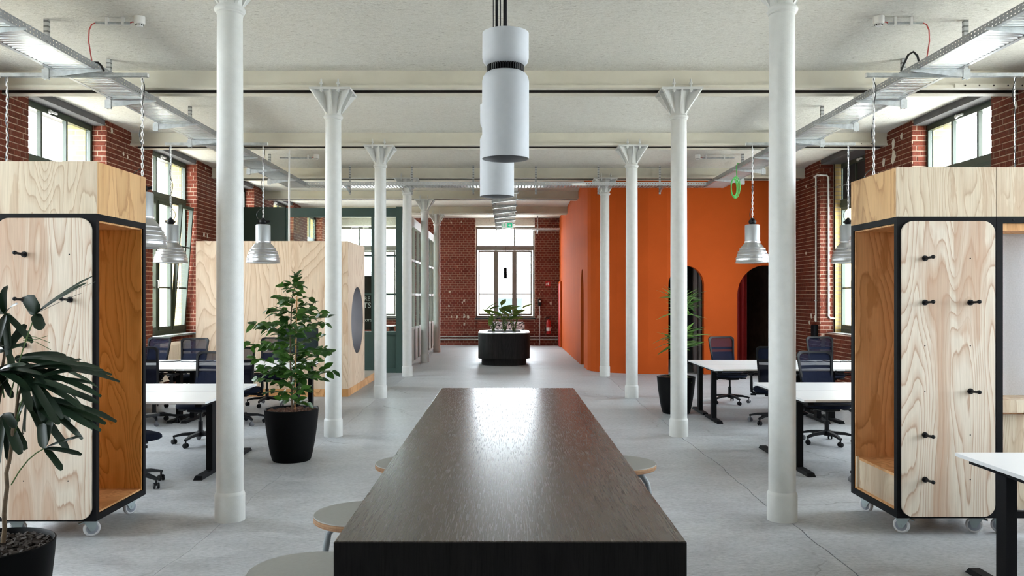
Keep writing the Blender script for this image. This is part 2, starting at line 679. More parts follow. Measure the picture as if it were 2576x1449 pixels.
M['oak_planter'] = m_oak('planter_oak', (.008, .007, .007), (.022, .019, .020), .55, 2, spec=.2)
M['lino'] = plain('grey_linoleum', (.30, .30, .28), .55, var=.04, vscale=60)
M['tube_grey'] = plain('grey_tube_paint', (.20, .22, .235), .4)
M['pot'] = plain('black_pot', (.0025, .0025, .0027), .5, var=.1, spec=.08)
M['bark_soil'] = plain('bark_mulch', (.095, .040, .022), .95, var=.6, vscale=60, bump=.02)
M['pebbles'] = plain('clay_pebbles', (.028, .018, .013), .9, var=.5, vscale=50, bump=.02)
M['stem'] = plain('brown_stem', (.10, .065, .035), .8, var=.3, vscale=40)
M['stem_green'] = plain('green_stem', (.06, .11, .025), .6, var=.2, vscale=30)
M['leaf_ficus'] = m_leaf('ficus_leaf', (.010, .040, .008), (.055, .135, .022), .35)
M['leaf_palm'] = m_leaf('palm_leaf', (.004, .011, .006), (.012, .030, .014), .40, .10)
M['leaf_drac'] = m_leaf('dracaena_leaf', (.022, .075, .015), (.17, .30, .08), .4)
M['leaf_lily'] = m_leaf('lily_leaf', (.05, .10, .025), (.24, .27, .08), .45, .5)
M['felt'] = plain('grey_felt', (.56, .555, .575), .95, var=.08, vscale=90, bump=.003)
M['red_ext'] = plain('extinguisher_red', (.42, .015, .015), .3)
M['paper'] = plain('white_label', (.75, .74, .72), .6)
M['cable_red'] = plain('red_cable', (.48, .06, .05), .5)
M['cable_green'] = plain('green_cable', (.10, .55, .12), .5)
M['cable_black'] = plain('black_cable', (.012, .012, .012), .5)
M['screen'] = plain('black_screen', (.012, .022, .024), .25)
M['radiator'] = plain('radiator_enamel', (.60, .585, .56), .4, var=.02)
M['steel_tunnel'] = plain('brushed_tunnel_steel', (.66, .65, .67), .26, .95, var=.06)
M['wheel'] = plain('nylon_wheel', (.60, .60, .61), .45)
M['wheel_hub'] = plain('wheel_hub_grey', (.27, .29, .33), .5)
M['fork'] = plain('caster_fork_zinc', (.34, .40, .41), .4, .7)
M['ground'] = plain('yard_paving', (.80, .77, .70), .9, var=.1)
M['house'] = plain('pale_house_render', (.50, .48, .42), .9, var=.05)
M['house_roof'] = plain('grey_roof_tiles', (.34, .34, .36), .9, var=.2, vscale=14)


def m_zebra():
    t = NT('zebra_cloth')
    v = t.coords((1.6, 1.6, 3.2))
    n = t.noise(v, 1.6, 2, .5, 1.2)
    f = t.math('FRACT', t.math('MULTIPLY', n, 7.0))
    t.base(t.ramp(f, [(.0, (.02, .02, .02)), (.42, (.02, .02, .02)), (.48, (.72, .66, .68))], 'LINEAR'))
    t.set(Roughness=.9)
    return t.mat


M['zebra'] = m_zebra()


def m_emit(name, c, s):
    t = NT(name)
    t.base(c)
    t.b.inputs['Emission Color'].default_value = (c[0], c[1], c[2], 1)
    t.b.inputs['Emission Strength'].default_value = s
    v = t.coords((1, 1, 1))
    t.l(t.ramp(t.noise(v, 20, 2), [(.3, .35), (.7, .45)]), t.b.inputs['Roughness'])
    return t.mat


M['exit_white'] = m_emit('exit_sign_white', (.80, .92, .88), .10)
M['exit_green'] = m_emit('exit_sign_green', (.02, .50, .26), .22)

# ================================================================== THE ROOM
def px(X, Y, Z):
    """where a point shows in the photograph (used only to rank which bricks are the largest)"""
    return 1273 + 2100 * X / Y, 745 - 2100 * (Z - 1.7) / Y


COLY = [6.35 + 3.8 * k for k in range(6)]
COLX = 2.1
Y0 = -5.6                                           # wall behind the camera

# ---- floor: concrete bays with wavering joints
floor = struct(MB().box(-7.0, Y0 - .3, -.16, 7.0, YF + .5, -.05).build('floor', M['joint']))


def wob(a, k):
    return .014 * math.sin(a * 2.3 + k) + .010 * math.sin(a * 5.9 + 2.1 * k) + .006 * math.sin(a * 14 + k * 5)


xcuts = [-6.6, -2.13, 2.13, 6.8]
ycuts = [Y0] + [6.37 + 3.8 * k for k in range(-3, 6)] + [YF + .3]
ycuts = [y for i, y in enumerate(ycuts) if i == 0 or y > Y0 + .5]
for i in range(3):
    for j in range(len(ycuts) - 1):
        xa, xb, ya, yb = xcuts[i], xcuts[i + 1], ycuts[j], ycuts[j + 1]
        gx0, gx1 = (.0015 if i == 1 else .004 if i == 2 else 0), (.0015 if i == 0 else .004 if i == 1 else 0)
        n = 24
        poly = []
        for k in range(n):
            x = xa + (xb - xa) * k / n
            poly.append((x, ya + .0012 + .25 * wob(x, j)))
        for k in range(n):
            y = ya + (yb - ya) * k / n
            poly.append((xb - gx1 + (wob(y, i) if i < 2 else 0), y if k else y + .0012 + .25 * wob(xb, j)))
        for k in range(n):
            x = xb + (xa - xb) * k / n
            poly.append((x + (wob(yb, i) if k == 0 and i < 2 else 0), yb - .0012 + .25 * wob(x, j + 1)))
        for k in range(n):
            y = yb + (ya - yb) * k / n
            poly.append((xa + gx0 + (wob(y, i - 1) if i > 0 else 0), y if k else y - .0012 + .25 * wob(xa, j + 1)))
        MB().prism(poly, -.05, 0).build('slab', M['concrete'], floor)

# ---- ceiling: shallow plaster vaults between the girders
BY = [10.17 + 3.8 * k for k in range(-4, 5)]        # girder centre lines
mb = MB()
ys = []
edges = [Y0 - .2] + BY + [YF + .3]
for a, b in zip(edges[:-1], edges[1:]):
    for k in range(10):
        t_ = k / 10
        ys.append((a + (b - a) * t_, math.sin(PI * t_) ** .7 if b - a > 2 else 0))
ys.append((YF + .3, 0))
xs = [-6.9 + 13.9 * i / 28 for i in range(29)]
vs = []
for y, h in ys:
    for x in xs:
        vs.append((x, y, 4.39 + .055 * h + .004 * math.sin(x * 3.1 + y * 2) + .003 * math.sin(x * 7.7 - y * 5)))
nx = len(xs)
fs = [(j * nx + i, (j + 1) * nx + i, (j + 1) * nx + i + 1, j * nx + i + 1) for j in range(len(ys) - 1) for i in range(nx - 1)]
mb.add(vs, fs)
ceil = struct(mb.build('ceiling', M['plaster'], smooth=60))
struct(MB().box(-7.1, Y0 - .5, 4.56, 7.1, YF + .7, 4.80).build('trim_1', M['plaster']))     # the storey above closes the vaults

# ---- twin steel girders
for k, y in enumerate(BY):
    if y < -4: continue
    x0, x1 = XL - .02, XR + .02
    if y > 19: x1 = 1.87
    b = MB()
    b.box(x0, y - .17, 4.222, x1, y - .075, 4.42)          # encased webs
    b.box(x0, y + .100, 4.222, x1, y + .20, 4.42)
    b.box(x0, y - .21, 4.19, x1, y - .080, 4.222)          # bottom flanges
    b.box(x0, y + .095, 4.19, x1, y + .235, 4.222)
    b.mat(1).box(x0, y - .075, 4.35, x1, y + .100, 4.42).box(x0, y - .0752, 4.20, x1, y - .066, 4.40).box(x0, y + .088, 4.20, x1, y + .1002, 4.40)  # dark linings paint the shade between the webs
    g = struct(b.build('beam', [M['beam'], M['recess_shade']]))

# ---- brick bonds
FIELD = [(0, 230, 78, 410), (230, 310, 385, 470), (470, 415, 545, 620), (2500, 230, 2576, 425), (2190, 305, 2345, 445),
         (2005, 405, 2110, 905), (1108, 555, 1200, 872), (1344, 560, 1408, 870), (1195, 800, 1345, 872)]
CO, BL, BH, JT = .079, .25, .067, .012


def bond(P, u, n, width, z0, z1, phase=0):
    """cross-bond bricks on a face: P = lower start corner, u = direction along, n = outward normal"""
    out = []
    rows = int((z1 - z0) / CO)
    for r in range(rows):
        z = z0 + CO * r + CO / 2
        if (r + phase) % 2 == 0:
            L, off = BL, (-.131 if r % 4 == (phase % 2) else 0)
        else:
            L, off = .119, -.0655
        s = off
        while s < width - .01:
            a, b = max(s, 0), min(s + L, width)
            if b - a > .03:
                c = Vector((P[0], P[1], z)) + Vector((u[0], u[1], 0)) * ((a + b) / 2)
                out.append((c, b - a, u, n))
            s += L + JT
    return out


_bm_cache = {}


def brick_mesh(L, mat):
    key = (round(L, 3), mat)
    if key not in _bm_cache:
        m = MB()
        d, h, w = .03, BH / 2, L / 2
        e = .004
        vs = [(-w, d, -h), (w, d, -h), (w, d, h), (-w, d, h),
              (-w, 0 + e, -h), (w, 0 + e, -h), (w, 0 + e, h), (-w, 0 + e, h),
              (-w + e, 0, -h + e), (w - e, 0, -h + e), (w - e, 0, h - e), (-w + e, 0, h - e)]
        fs = [(0, 1, 5, 4), (1, 2, 6, 5), (2, 3, 7, 6), (3, 0, 4, 7), (4, 5, 9, 8), (5, 6, 10, 9), (6, 7, 11, 10), (7, 4, 8, 11), (8, 9, 10, 11)]
        m.add(vs, [tuple(reversed(f)) for f in fs] if False else fs)
        _bm_cache[key] = m.mesh('brick', M[mat])
    return _bm_cache[key]


def lay(parent, bricks, mat, top=300):
    """the 300 that show largest stand alone as parts; the rest are joined as stuff"""
    ranked = []
    for i, (c, L, u, n) in enumerate(bricks):
        if c.y < 5 or abs(L - BL) > .002 and abs(L - .119) > .002: continue
        x, y = px(*c)
        if not any(a < x < e and b < y < f for a, b, e, f in FIELD): continue
        e0 = px(c.x - u[0] * L / 2, c.y - u[1] * L / 2, c.z)
        e1 = px(c.x + u[0] * L / 2, c.y + u[1] * L / 2, c.z)
        ranked.append((abs(e1[0] - e0[0]) * 2100 * BH / c.y, i))
    ranked.sort(reverse=True)
    solo = set(i for _, i in ranked[:top])
    rest = MB()
    for i, (c, L, u, n) in enumerate(bricks):
        pr = .006 + random.uniform(-.003, .003)
        rz = math.atan2(u[1], u[0])
        # local +x along u, local -y along n when n = (u.y, -u.x)
        flip = (u[1] * n[0] - u[0] * n[1]) < 0
        if flip: rz += PI
        p = c + Vector((n[0], n[1], 0)) * pr
        tilt = random.uniform(-.006, .006)
        if i in solo:
            o = link('brick', brick_mesh(L, mat), parent, p)
            o.rotation_euler = (0, tilt, rz)
        else:
            Mx = rot3(0, tilt, rz)
            d = .03
            vs = [p + Mx @ Vector(q) for q in ((-L / 2, d, -BH / 2), (L / 2, d, -BH / 2), (L / 2, d, BH / 2), (-L / 2, d, BH / 2),
                                               (-L / 2, 0, -BH / 2), (L / 2, 0, -BH / 2), (L / 2, 0, BH / 2), (-L / 2, 0, BH / 2))]
            rest.add(vs, [(0, 1, 5, 4), (1, 2, 6, 5), (2, 3, 7, 6), (3, 0, 4, 7), (4, 5, 6, 7)])
    o = rest.build('brickwork', M[mat], parent)
    o['kind'] = 'stuff'


def side_wall(sgn, name, mat, last):
    X = XL if sgn < 0 else XR
    def xo(d): return X + sgn * d                   # d metres outwards
    w = MB()
    n = (-sgn, 0)
    bricks = []
    ends = []
    NW = len(WY)
    piers = [(WY[0] - 6, WY[0])] + [(WY[i] + WIN_W, WY[i + 1]) for i in range(NW - 1)] + [(WY[-1] + WIN_W, YF + .4)]
    for i, (a, b) in enumerate(piers):
        a = max(a, Y0 - .2)
        solid_after = last is not None and a > last
        if solid_after: break
        dp = .42 if (sgn > 0 and 12 < a < 17) else .26
        w.mat(0).box(xo(0), a, -.05, xo(.28), b, 4.45)
        w.mat(1).box(xo(.28), a - .06, -.05, xo(.62), b + .06, 4.6)
        if b > 7:
            bricks += bond((xo(0), a), (0, 1), n, min(b, YF) - a, 0, 4.44, i)
            if a > 5: bricks += bond((xo(.262), a) if sgn > 0 else (xo(.262), a), (-sgn, 0), (0, -1), .26, 0.95, 4.40, i + 1)
            bricks += bond((xo(.262), b), (-sgn, 0), (0, 1), .26, .95, 4.40, i)
    for i, y in enumerate(WY):
        if last is not None and y > last: break
        w.mat(0).box(xo(.10), y - .02, -.05, xo(.62), y + WIN_W + .02, .955)
        w.mat(2).box(xo(.02), y - .02, 4.345, xo(.62), y + WIN_W + .02, 4.6)
        if y > 6: bricks += bond((xo(.10), y), (0, 1), n, WIN_W, 0, .95, i)
    if last is not None:
        w.mat(0).box(xo(0), 16.75 + 1.6, -.05, xo(.62), YF + .4, 4.6)
    o = struct(w.build(name, [M['mortar'], M['yellow'], M['soffit']]))
    lay(o, bricks, mat)
    return o


wall_left = side_wall(-1, 'wall_left', 'brick', None)
wall_right = side_wall(1, 'wall_right', 'brick', 17.0)

# ---- far wall with two windows
FW = [(-5.84, -3.77), (-1.06, 1.0)]
FZ0, FZ1 = .94, 4.14
w = MB()
bricks = []
cut = [-6.85] + [v for ab in FW for v in ab] + [6.95]
for i in range(0, len(cut), 2):
    w.mat(0).box(cut[i], YF, -.05, cut[i + 1], YF + .62, 4.6)
    a, b = max(cut[i], -6.2), min(cut[i + 1], 1.86)
    bricks += bond((a, YF), (1, 0), (0, -1), b - a, 0, 4.44, i)
for a, b in FW:
    w.mat(0).box(a - .01, YF + .02, -.05, b + .01, YF + .62, FZ0)
    w.mat(1).box(a - .01, YF + .02, FZ1 + .01, b + .01, YF + .62, 4.6)
    bricks += bond((a, YF + .02), (1, 0), (0, -1), b - a, 0, FZ0 - .03, 1)
wall_back = struct(w.build('wall_back', [M['mortar'], M['plaster']]))
lay(wall_back, bricks, 'brick_far')

# ---- wall behind the camera
struct(MB().box(-6.9, Y0 - .5, -.05, 6.9, Y0, 4.6).build('wall_front', M['beam']))


def patches(parent, pts, size, axis, X, mat='patch'):
    """flakes of old plaster left on the bricks"""
    for (a, z, s) in pts:
        k = random.randint(7, 10)
        poly = []
        for i in range(k):
            an = 2 * PI * i / k
            r = s * random.uniform(.55, 1.1)
            poly.append((r * math.cos(an) * .7, r * math.sin(an)))
        m = MB()
        if axis == 'y':
            Mx = RX90
            m.prism(poly, 0, .007, Mx, (a, X - .009, z))
        else:
            sg = 1 if X < 0 else -1
            Mx = rot3(R(90), 0, R(90) * sg)
            m.prism(poly, 0, .007, Mx, (X + sg * .009, a, z))
        m.build('plaster_remnant', M[mat], parent)


patches(wall_right, [(13.55, 4.16, .09), (13.55, 3.95, .13), (13.28, 4.24, .07), (13.9, 3.93, .09), (14.1, 3.75, .06), (13.75, 3.62, .05),
                     (10.3, 4.05, .05), (17.5, 4.0, .05), (17.2, 1.3, .06), (17.0, 1.25, .07), (17.3, 1.15, .05), (17.0, 1.05, .05), (17.5, 2.6, .04)], 0, 'x', XR)
patches(wall_left, [(13.5, 4.0, .04), (13.65, 3.97, .04), (17.1, 2.95, .06), (17.3, 2.95, .05), (13.1, 4.3, .06), (17.2, 4.33, .05)], 0, 'x', XL)
patches(wall_back, [(-1.9, .98, .05), (-1.7, .98, .06), (-1.45, 1.0, .08), (-1.32, .98, .07), (-2.05, .98, .04), (1.12, .98, .06), (1.2, 1.0, .06),
                    (1.35, .98, .04), (-1.45, 1.55, .07), (-1.52, 1.48, .05), (-1.95, 2.28, .03), (-1.95, 1.85, .05), (-1.98, 1.35, .05),
                    (-1.45, .72, .06), (1.55, 1.45, .07), (1.25, 1.9, .03), (1.16, 1.78, .03), (-1.55, 4.28, .05), (-1.9, 4.25, .05),
                    (-1.45, 1.05, .05), (1.55, .62, .05), (1.2, 1.2, .03)], 0, 'y', YF)

# ---- windows
_win_no = [0]


def window(loc, rz, W, z0, zt0, zt1, z1, frame, tilt=None, blackout=False, sill=True):
    """three lights above a transom and three tall lights below; local x along the wall, local +y outwards"""
    _win_no[0] += 1
    root = struct_root('window_%d' % _win_no[0], loc, rz)
    h = W / 2
    d0, d1 = 0, .075
    f = MB()
    fw = .06
    f.box(-h, d0, z0, -h + fw, d1, z1).box(h - fw, d0, z0, h, d1, z1)
    f.box(-h + fw, d0, z1 - .085, h - fw, d1, z1).box(-h + fw, d0, z0, h - fw, d1, z0 + .075)
    f.box(-h + fw, d0 - .012, zt0, h - fw, d1, zt1)
    f.box(-h + fw, d0 - .02, zt0 + .05, h - fw, d0 - .012, zt0 + .085)
    third = (W - 2 * fw) / 3
    xs_ = [-h + fw + third * i for i in range(4)]
    for i in (1, 2):
        f.box(xs_[i] - .022, d0 + .01, zt1, xs_[i] + .022, d1 - .01, z1 - .085)
        f.box(xs_[i] - .035, d0, z0 + .075, xs_[i] + .035, d1, zt0)
    f.build('window_frame', frame, root)
    zb = [z0 + .075 + (zt0 - z0 - .075) * k / 3 for k in range(4)]
    for i in range(3):
        a, b = xs_[i] + .02, xs_[i + 1] - .02
        # upper light
        if blackout:
            MB().box(a, .03, zt1, b, .05, z1 - .085).build('blackout_panel', M['dark_room'], root)
        else:
            MB().box(a, .036, zt1, b, .042, z1 - .085).build('pane', M['glass'], root)
        # lower casement
        s = bpy.data.objects.new('sash', None)
        sm = MB()
        sm.box(a + .014, -.015, z0 + .08, a + .062, .055, zt0 - .005).box(b - .062, -.015, z0 + .08, b - .014, .055, zt0 - .005)
        sm.box(a + .062, -.015, z0 + .08, b - .062, .055, z0 + .15).box(a + .062, -.015, zt0 - .065, b - .062, .055, zt0 - .005)
        for k in (1, 2):
            sm.box(a + .062, .005, zb[k] - .013, b - .062, .045, zb[k] + .013)
        piv = Vector((0, 0, z0 + .08))
        so = sm.build('sash', frame, root)
        tl = tilt is not None and i == tilt
        if tl:
            so.rotation_euler = (R(4.2), 0, 0)
            so.location = piv - Matrix.Rotation(R(4.2), 3, 'X') @ piv
        for k in range(3):
            MB().box(a + .06, .018, zb[k] + (.08 if k == 0 else .013), b - .06, .024, zb[k + 1] - (.065 if k == 2 else .013)).build('pane', M['glass'], so)
        if i != 1:
            hx = b - .038 if i == 0 else a + .038
            hm = MB().cyl((hx, -.015, zb[1] + .12), (hx, -.05, zb[1] + .12), .011, 8).bar((hx, -.05, zb[1] + .135), (hx, -.05, zb[1] - .01), .02, .012, (0, 1, 0))
            hm.build('handle', M['alu_paint'], so)
    ck = MB().box(-.16, -.035, z1 - .06, .0, -.003, z1 - .035).cyl((-.17, -.03, z1 - .048), (-.17, -.004, z1 - .048), .03, 10)
    ck.build('catch', M['white_plastic'], root)
    if sill:
        MB().box(-h - .02, -.26, z0 - .035, h + .02, .05, z0).build('window_sill', M['galv'] if frame == M['win_green'] else M['steel_black'], root, bevel=.006)
    return root


for j, y in enumerate(WY):
    window((XL - .22, y + WIN_W / 2, 0), R(90), WIN_W, .98, 3.47, 3.62, 4.34, M['win_green'], tilt=2 if j == 4 else None)
for j, y in enumerate(WY):
    if y < 16:
        deep = j == 4
        window((XR + (.40 if deep else .22), y + WIN_W / 2, 0), R(-90), WIN_W, .98, 3.47, 3.62, 4.34, M['win_green'], blackout=deep)
for a, b in FW:
    window(((a + b) / 2, YF + .20, 0), 0, b - a, FZ0, 3.30, 3.46, FZ1, M['win_glow'])

# yellow outer jamb that shows past the deep reveal on the right
struct(MB().box(XR + .28, 16.70, .9, XR + .42, 16.78, 4.35).build('trim_2', M['yellow'], wall_right))

# ---- orange room: a bending rendered wall with arched openings
path = [(1.85, 29.0), (1.85, 24.0), (1.855, 20.75), (1.86, 19.98), (1.865, 19.75), (1.88, 19.25), (1.93, 19.0), (2.03, 18.82), (2.2, 18.66), (2.45, 18.46),
        (2.75, 18.32), (3.1, 18.22), (3.5, 18.15), (4.0, 18.12), (4.6, 18.12), (5.3, 18.12), (6.29, 18.12)]
acc = [0]
for a, b in zip(path[:-1], path[1:]):
    acc.append(acc[-1] + math.hypot(b[0] - a[0], b[1] - a[1]))


def at(s):
    for i in range(len(path) - 1):
        if s <= acc[i + 1] + 1e-9:
            t_ = (s - acc[i]) / (acc[i + 1] - acc[i])
            return Vector((path[i][0] + (path[i + 1][0] - path[i][0]) * t_, path[i][1] + (path[i + 1][1] - path[i][1]) * t_))
    return Vector(path[-1])


def s_of_x(x):                                       # along the front stretch
    for i in range(4, len(path) - 1):
        if path[i][0] <= x <= path[i + 1][0]:
            return acc[i] + (acc[i + 1] - acc[i]) * (x - path[i][0]) / (path[i + 1][0] - path[i][0])


OPEN = [(acc[2], acc[3], 1.55, 2.36), (s_of_x(3.53), s_of_x(4.30), 1.93, 2.36), (s_of_x(5.02), s_of_x(6.24), 1.72, 2.37)]


def head(s):
    for a, b, sp, tp in OPEN:
        if a < s < b:
            rr = min((b - a) / 2, tp - sp + .05)
            e = min(s - a, b - s)
            if e >= rr: return tp
            return sp + (tp - sp) * math.sqrt(max(0, 1 - ((rr - e) / rr) ** 2))
    return 0


S = set(acc)
for a, b, _, _ in OPEN:
    for k in range(25):
        S.add(a + (b - a) * (.5 - .5 * math.cos(PI * k / 24)))
for k in range(60): S.add(acc[3] + (acc[-1] - acc[3]) * k / 60)
S = sorted(S)
S = [s for i, s in enumerate(S) if i == 0 or s - S[i - 1] > 1e-5]
TH = .16
pts = [at(s) for s in S]
nrm = []
for i in range(len(S)):
    d = at(min(S[i] + .12, acc[-1])) - at(max(S[i] - .12, 0))
    d.normalize()
    nrm.append(Vector((-d.y, d.x)))                  # to the inside of the room
w = MB()
EPS = 1e-4
for i in range(len(S) - 1):
    z0, z1 = head(S[i] + EPS), head(S[i + 1] - EPS)
    p, q = pts[i], pts[i + 1]
    pi_, qi = p + nrm[i] * TH, q + nrm[i + 1] * TH
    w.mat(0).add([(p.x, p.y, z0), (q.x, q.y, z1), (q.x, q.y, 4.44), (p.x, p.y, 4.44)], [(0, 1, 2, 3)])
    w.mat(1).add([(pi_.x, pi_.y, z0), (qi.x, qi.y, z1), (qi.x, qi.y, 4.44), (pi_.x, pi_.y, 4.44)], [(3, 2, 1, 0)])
    if z0 or z1:
        w.mat(0).add([(p.x, p.y, z0), (q.x, q.y, z1), (qi.x, qi.y, z1), (pi_.x, pi_.y, z0)], [(3, 2, 1, 0)])
for a, b, sp, tp in OPEN:
    for s, e in ((a, EPS), (b, -EPS)):
        p = at(s)
        d = at(min(s + .12, acc[-1])) - at(max(s - .12, 0)); d.normalize()
        nn = Vector((-d.y, d.x)); q = p + nn * TH
        zt = head(s + e)
        w.mat(0).add([(p.x, p.y, 0), (q.x, q.y, 0), (q.x, q.y, zt), (p.x, p.y, zt)], [(0, 1, 2, 3)])
wo = struct(w.build('wall_orange', [M['orange'], M['dark_room']]))
for p in wo.data.polygons: p.use_smooth = True
wo.data.set_sharp_from_angle(angle=R(30))
# its dark inside
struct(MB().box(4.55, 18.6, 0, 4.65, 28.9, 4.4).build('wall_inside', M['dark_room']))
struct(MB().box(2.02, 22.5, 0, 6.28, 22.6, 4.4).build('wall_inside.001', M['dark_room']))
# red door at the far end of the orange wall
dr = struct_root('door_1', (0, 0, 0))
MB().box(1.79, 27.75, 0, 1.845, 28.75, 2.12).build('door_leaf', M['red_paint'], dr)
MB().box(1.80, 27.68, 0, 1.85, 27.75, 2.19).box(1.80, 28.75, 0, 1.85, 28.82, 2.19).box(1.80, 27.75, 2.12, 1.85, 28.75, 2.19).build('door_frame', M['orange'], dr)


def curtain(name, label, x0, x1, y, z0, z1, mat):
    n = 40
    vs, fs = [], []
    for k in range(n + 1):
        t_ = k / n
        x = x0 + (x1 - x0) * t_
        yy = y + .035 * math.sin(t_ * (x1 - x0) * 62)
        vs += [(x, yy, z0), (x, yy, z1), (x, yy + .012, z0), (x, yy + .012, z1)]
    for k in range(n):
        a, b = 4 * k, 4 * k + 4
        fs += [(a, b, b + 1, a + 1), (a + 2, a + 3, b + 3, b + 2), (a + 1, b + 1, b + 3, a + 3), (a, a + 2, b + 2, b)]
    return tag(MB().add(vs, fs).build(name, mat, smooth=50), label, 'curtain')


curtain('curtain', 'grey curtain hanging inside the smaller arch of the orange wall, behind the dracaena', 4.12, 4.36, 18.42, .02, 2.9, M['grey_cloth'])
curtain('curtain', 'dark red curtain drawn to the side inside the wide arch of the orange wall', 5.02, 5.30, 18.42, .02, 2.9, M['red_cloth'])

# ---- glazed office: green front and a long side of framed panes
ofr = struct_root('wall_office')
g = MB()
YO = 18.5
g.box(-6.18, YO, 3.46, -2.32, YO + .10, 3.66)
for x in (-6.1, -4.87, -3.72, -2.96):
    g.box(x - .03, YO + .01, .1, x + .03, YO + .09, 3.46)
g.box(-2.44, YO - .01, 0, -2.30, YO + .12, 3.68)
g.box(-6.1, YO + .01, 0, -2.44, YO + .09, .10)
g.box(-6.1, YO + .005, .84, -2.44, YO + .095, .92)
for z in (1.74, 2.60):
    g.box(-4.87, YO + .02, z - .022, -2.44, YO + .08, z + .022)
g.build('partition_frame', M['green'], ofr)
for x0, x1 in ((-4.84, -3.75), (-3.69, -2.99), (-2.93, -2.44)):
    MB().box(x0, YO + .03, .10, x1, YO + .07, .84).build('panel', M['green'], ofr)
    for z0, z1 in ((.92, 1.718), (1.762, 2.578), (2.622, 3.46)):
        MB().box(x0, YO + .046, z0, x1, YO + .054, z1).build('pane', M['glass_office'], ofr)
MB().box(-6.07, YO + .03, .10, -4.90, YO + .07, 3.46).build('panel', M['green_dark'], ofr)
MB().box(-6.15, YO - .03, 2.3, -4.89, YO + .0, 3.67).build('panel', M['green_dark'], ofr)
# dark board with white lettering behind the door pane
bd = MB().box(-3.5, YO + .12, .95, -2.975, YO + .14, 2.15).build('notice_board', M['steel_black'], ofr)


def text(name, s, loc, size, mat, rot=(R(90), 0, 0), align='RIGHT', parent=None, ext=.002):
    c = bpy.data.curves.new(name, 'FONT')
    c.body = s
    c.size = size
    c.align_x = align
    c.extrude = ext
    c.resolution_u = 3
    o = bpy.data.objects.new(name, c)
    o.data.materials.append(mat)
    COL.objects.link(o)
    o.location = loc
    o.rotation_euler = rot
    if parent: o.parent = parent
    return o


text('lettering', 'RE', (-3.03, YO + .118, 1.60), .125, M['paper'], parent=ofr)
text('lettering', 'TS', (-3.01, YO + .118, 1.44), .17, M['paper'], parent=ofr)
text('lettering', 'tors', (-2.985, YO + .118, 1.135), .12, M['paper'], parent=ofr)

osd = struct_root('wall_office_side')
XS = -2.32
s_ = MB()
s_.box(XS - .10, YO + .12, 3.44, XS, 28.0, 3.66)
ym = [YO + .12] + [19.55 + .95 * k for k in range(9)] + [28.0]
for y in ym[1:]:
    s_.box(XS - .085, y - .03, 0, XS - .012, y + .03, 3.44)
for z in (.88, 1.74, 2.60):
    s_.box(XS - .08, YO + .12, z - .028, XS - .018, 28.0, z + .028)
s_.box(XS - .085, YO + .12, 0, XS - .012, 28.0, .07)
s_.build('partition_frame', M['frame_grey'], osd)
bl = MB()
for a, b in zip(ym[:-1], ym[1:]):
    a2, b2 = a + .03, b - .03
    MB().box(XS - .06, a2, .07, XS - .035, b2, .852).build('panel', M['panel_grey'], osd)
    for z0, z1 in ((.908, 1.712), (1.768, 2.572), (2.628, 3.44)):
        MB().box(XS - .053, a2, z0, XS - .047, b2, z1).build('pane', M['glass_office'], osd)
    bl.box(XS - .012, b - .045, .07, XS - .004, b - .012, 3.44)
bl.build('seal', M['steel_black'], osd)

# ---- outside: paving, a neighbouring house and a rear house
struct(MB().box(-60, -40, -1.2, 60, 80, -1.0).build('ground', M['ground']))


def house(label, x0, x1, y0, y1, zt, facing, wins, mat):
    t = thing('house', label, 'house', ((x0 + x1) / 2, (y0 + y1) / 2, -1.0))
    cx, cy = (x0 + x1) / 2, (y0 + y1) / 2
    MB().box(x0 - cx, y0 - cy, 0, x1 - cx, y1 - cy, zt).build('house_wall', mat, t)
    r = MB()
    hx, hy = (x1 - x0) / 2 + .4, (y1 - y0) / 2 + .4
    if facing == 'x':
        r.add([(-hx, -hy, zt - .2), (hx, -hy, zt - .2), (hx, hy, zt - .2), (-hx, hy, zt - .2), (0, -hy, zt + 1.6), (0, hy, zt + 1.6)],
              [(0, 1, 4), (1, 2, 5, 4), (2, 3, 5), (3, 0, 4, 5), (3, 2, 1, 0)])
    else:
        r.add([(-hx, -hy, zt - .2), (hx, -hy, zt - .2), (hx, hy, zt - .2), (-hx, hy, zt - .2), (-hx, 0, zt + 1.6), (hx, 0, zt + 1.6)],
              [(0, 1, 5, 4), (1, 2, 5), (2, 3, 4, 5), (3, 0, 4), (3, 2, 1, 0)])
    r.build('roof', M['house_roof'], t)
    for (a, z, ww, hh) in wins:
        m = MB()
        if facing == 'x':
            e = x1 - cx
            m.box(e - .05, a, z, e + .06, a + ww, z + hh)
            gl = MB().box(e + .061, a + .1, z + .1, e + .07, a + ww - .1, z + hh - .1)
        else:
            e = y0 - cy
            m.box(a, e - .06, z, a + ww, e + .05, z + hh)
            gl = MB().box(a + .1, e - .07, z + .1, a + ww - .1, e - .061, z + hh - .1)
        wo_ = m.build('window', M['house'], t)
        gl.build('pane', M['screen'], wo_)
    return t


house('pale yellow brick house seen through the side windows beyond the tilted sash', -26, -16, 4, 40, 4.4, 'x',
      [(-12, 1.2, 1.3, 2.0), (-4, 1.2, 1.3, 2.0), (4, 1.2, 1.3, 2.0), (11, 1.2, 1.3, 2.0)], M['yellow'])
house('pale rendered house seen through the far window behind the planter', -14, 14, 74, 80, 3.2, 'y',
      [(-.9, .2, 2.4, 2.4), (-7, 1.0, 1.6, 1.6), (6, 1.0, 1.6, 1.6)], M['house'])

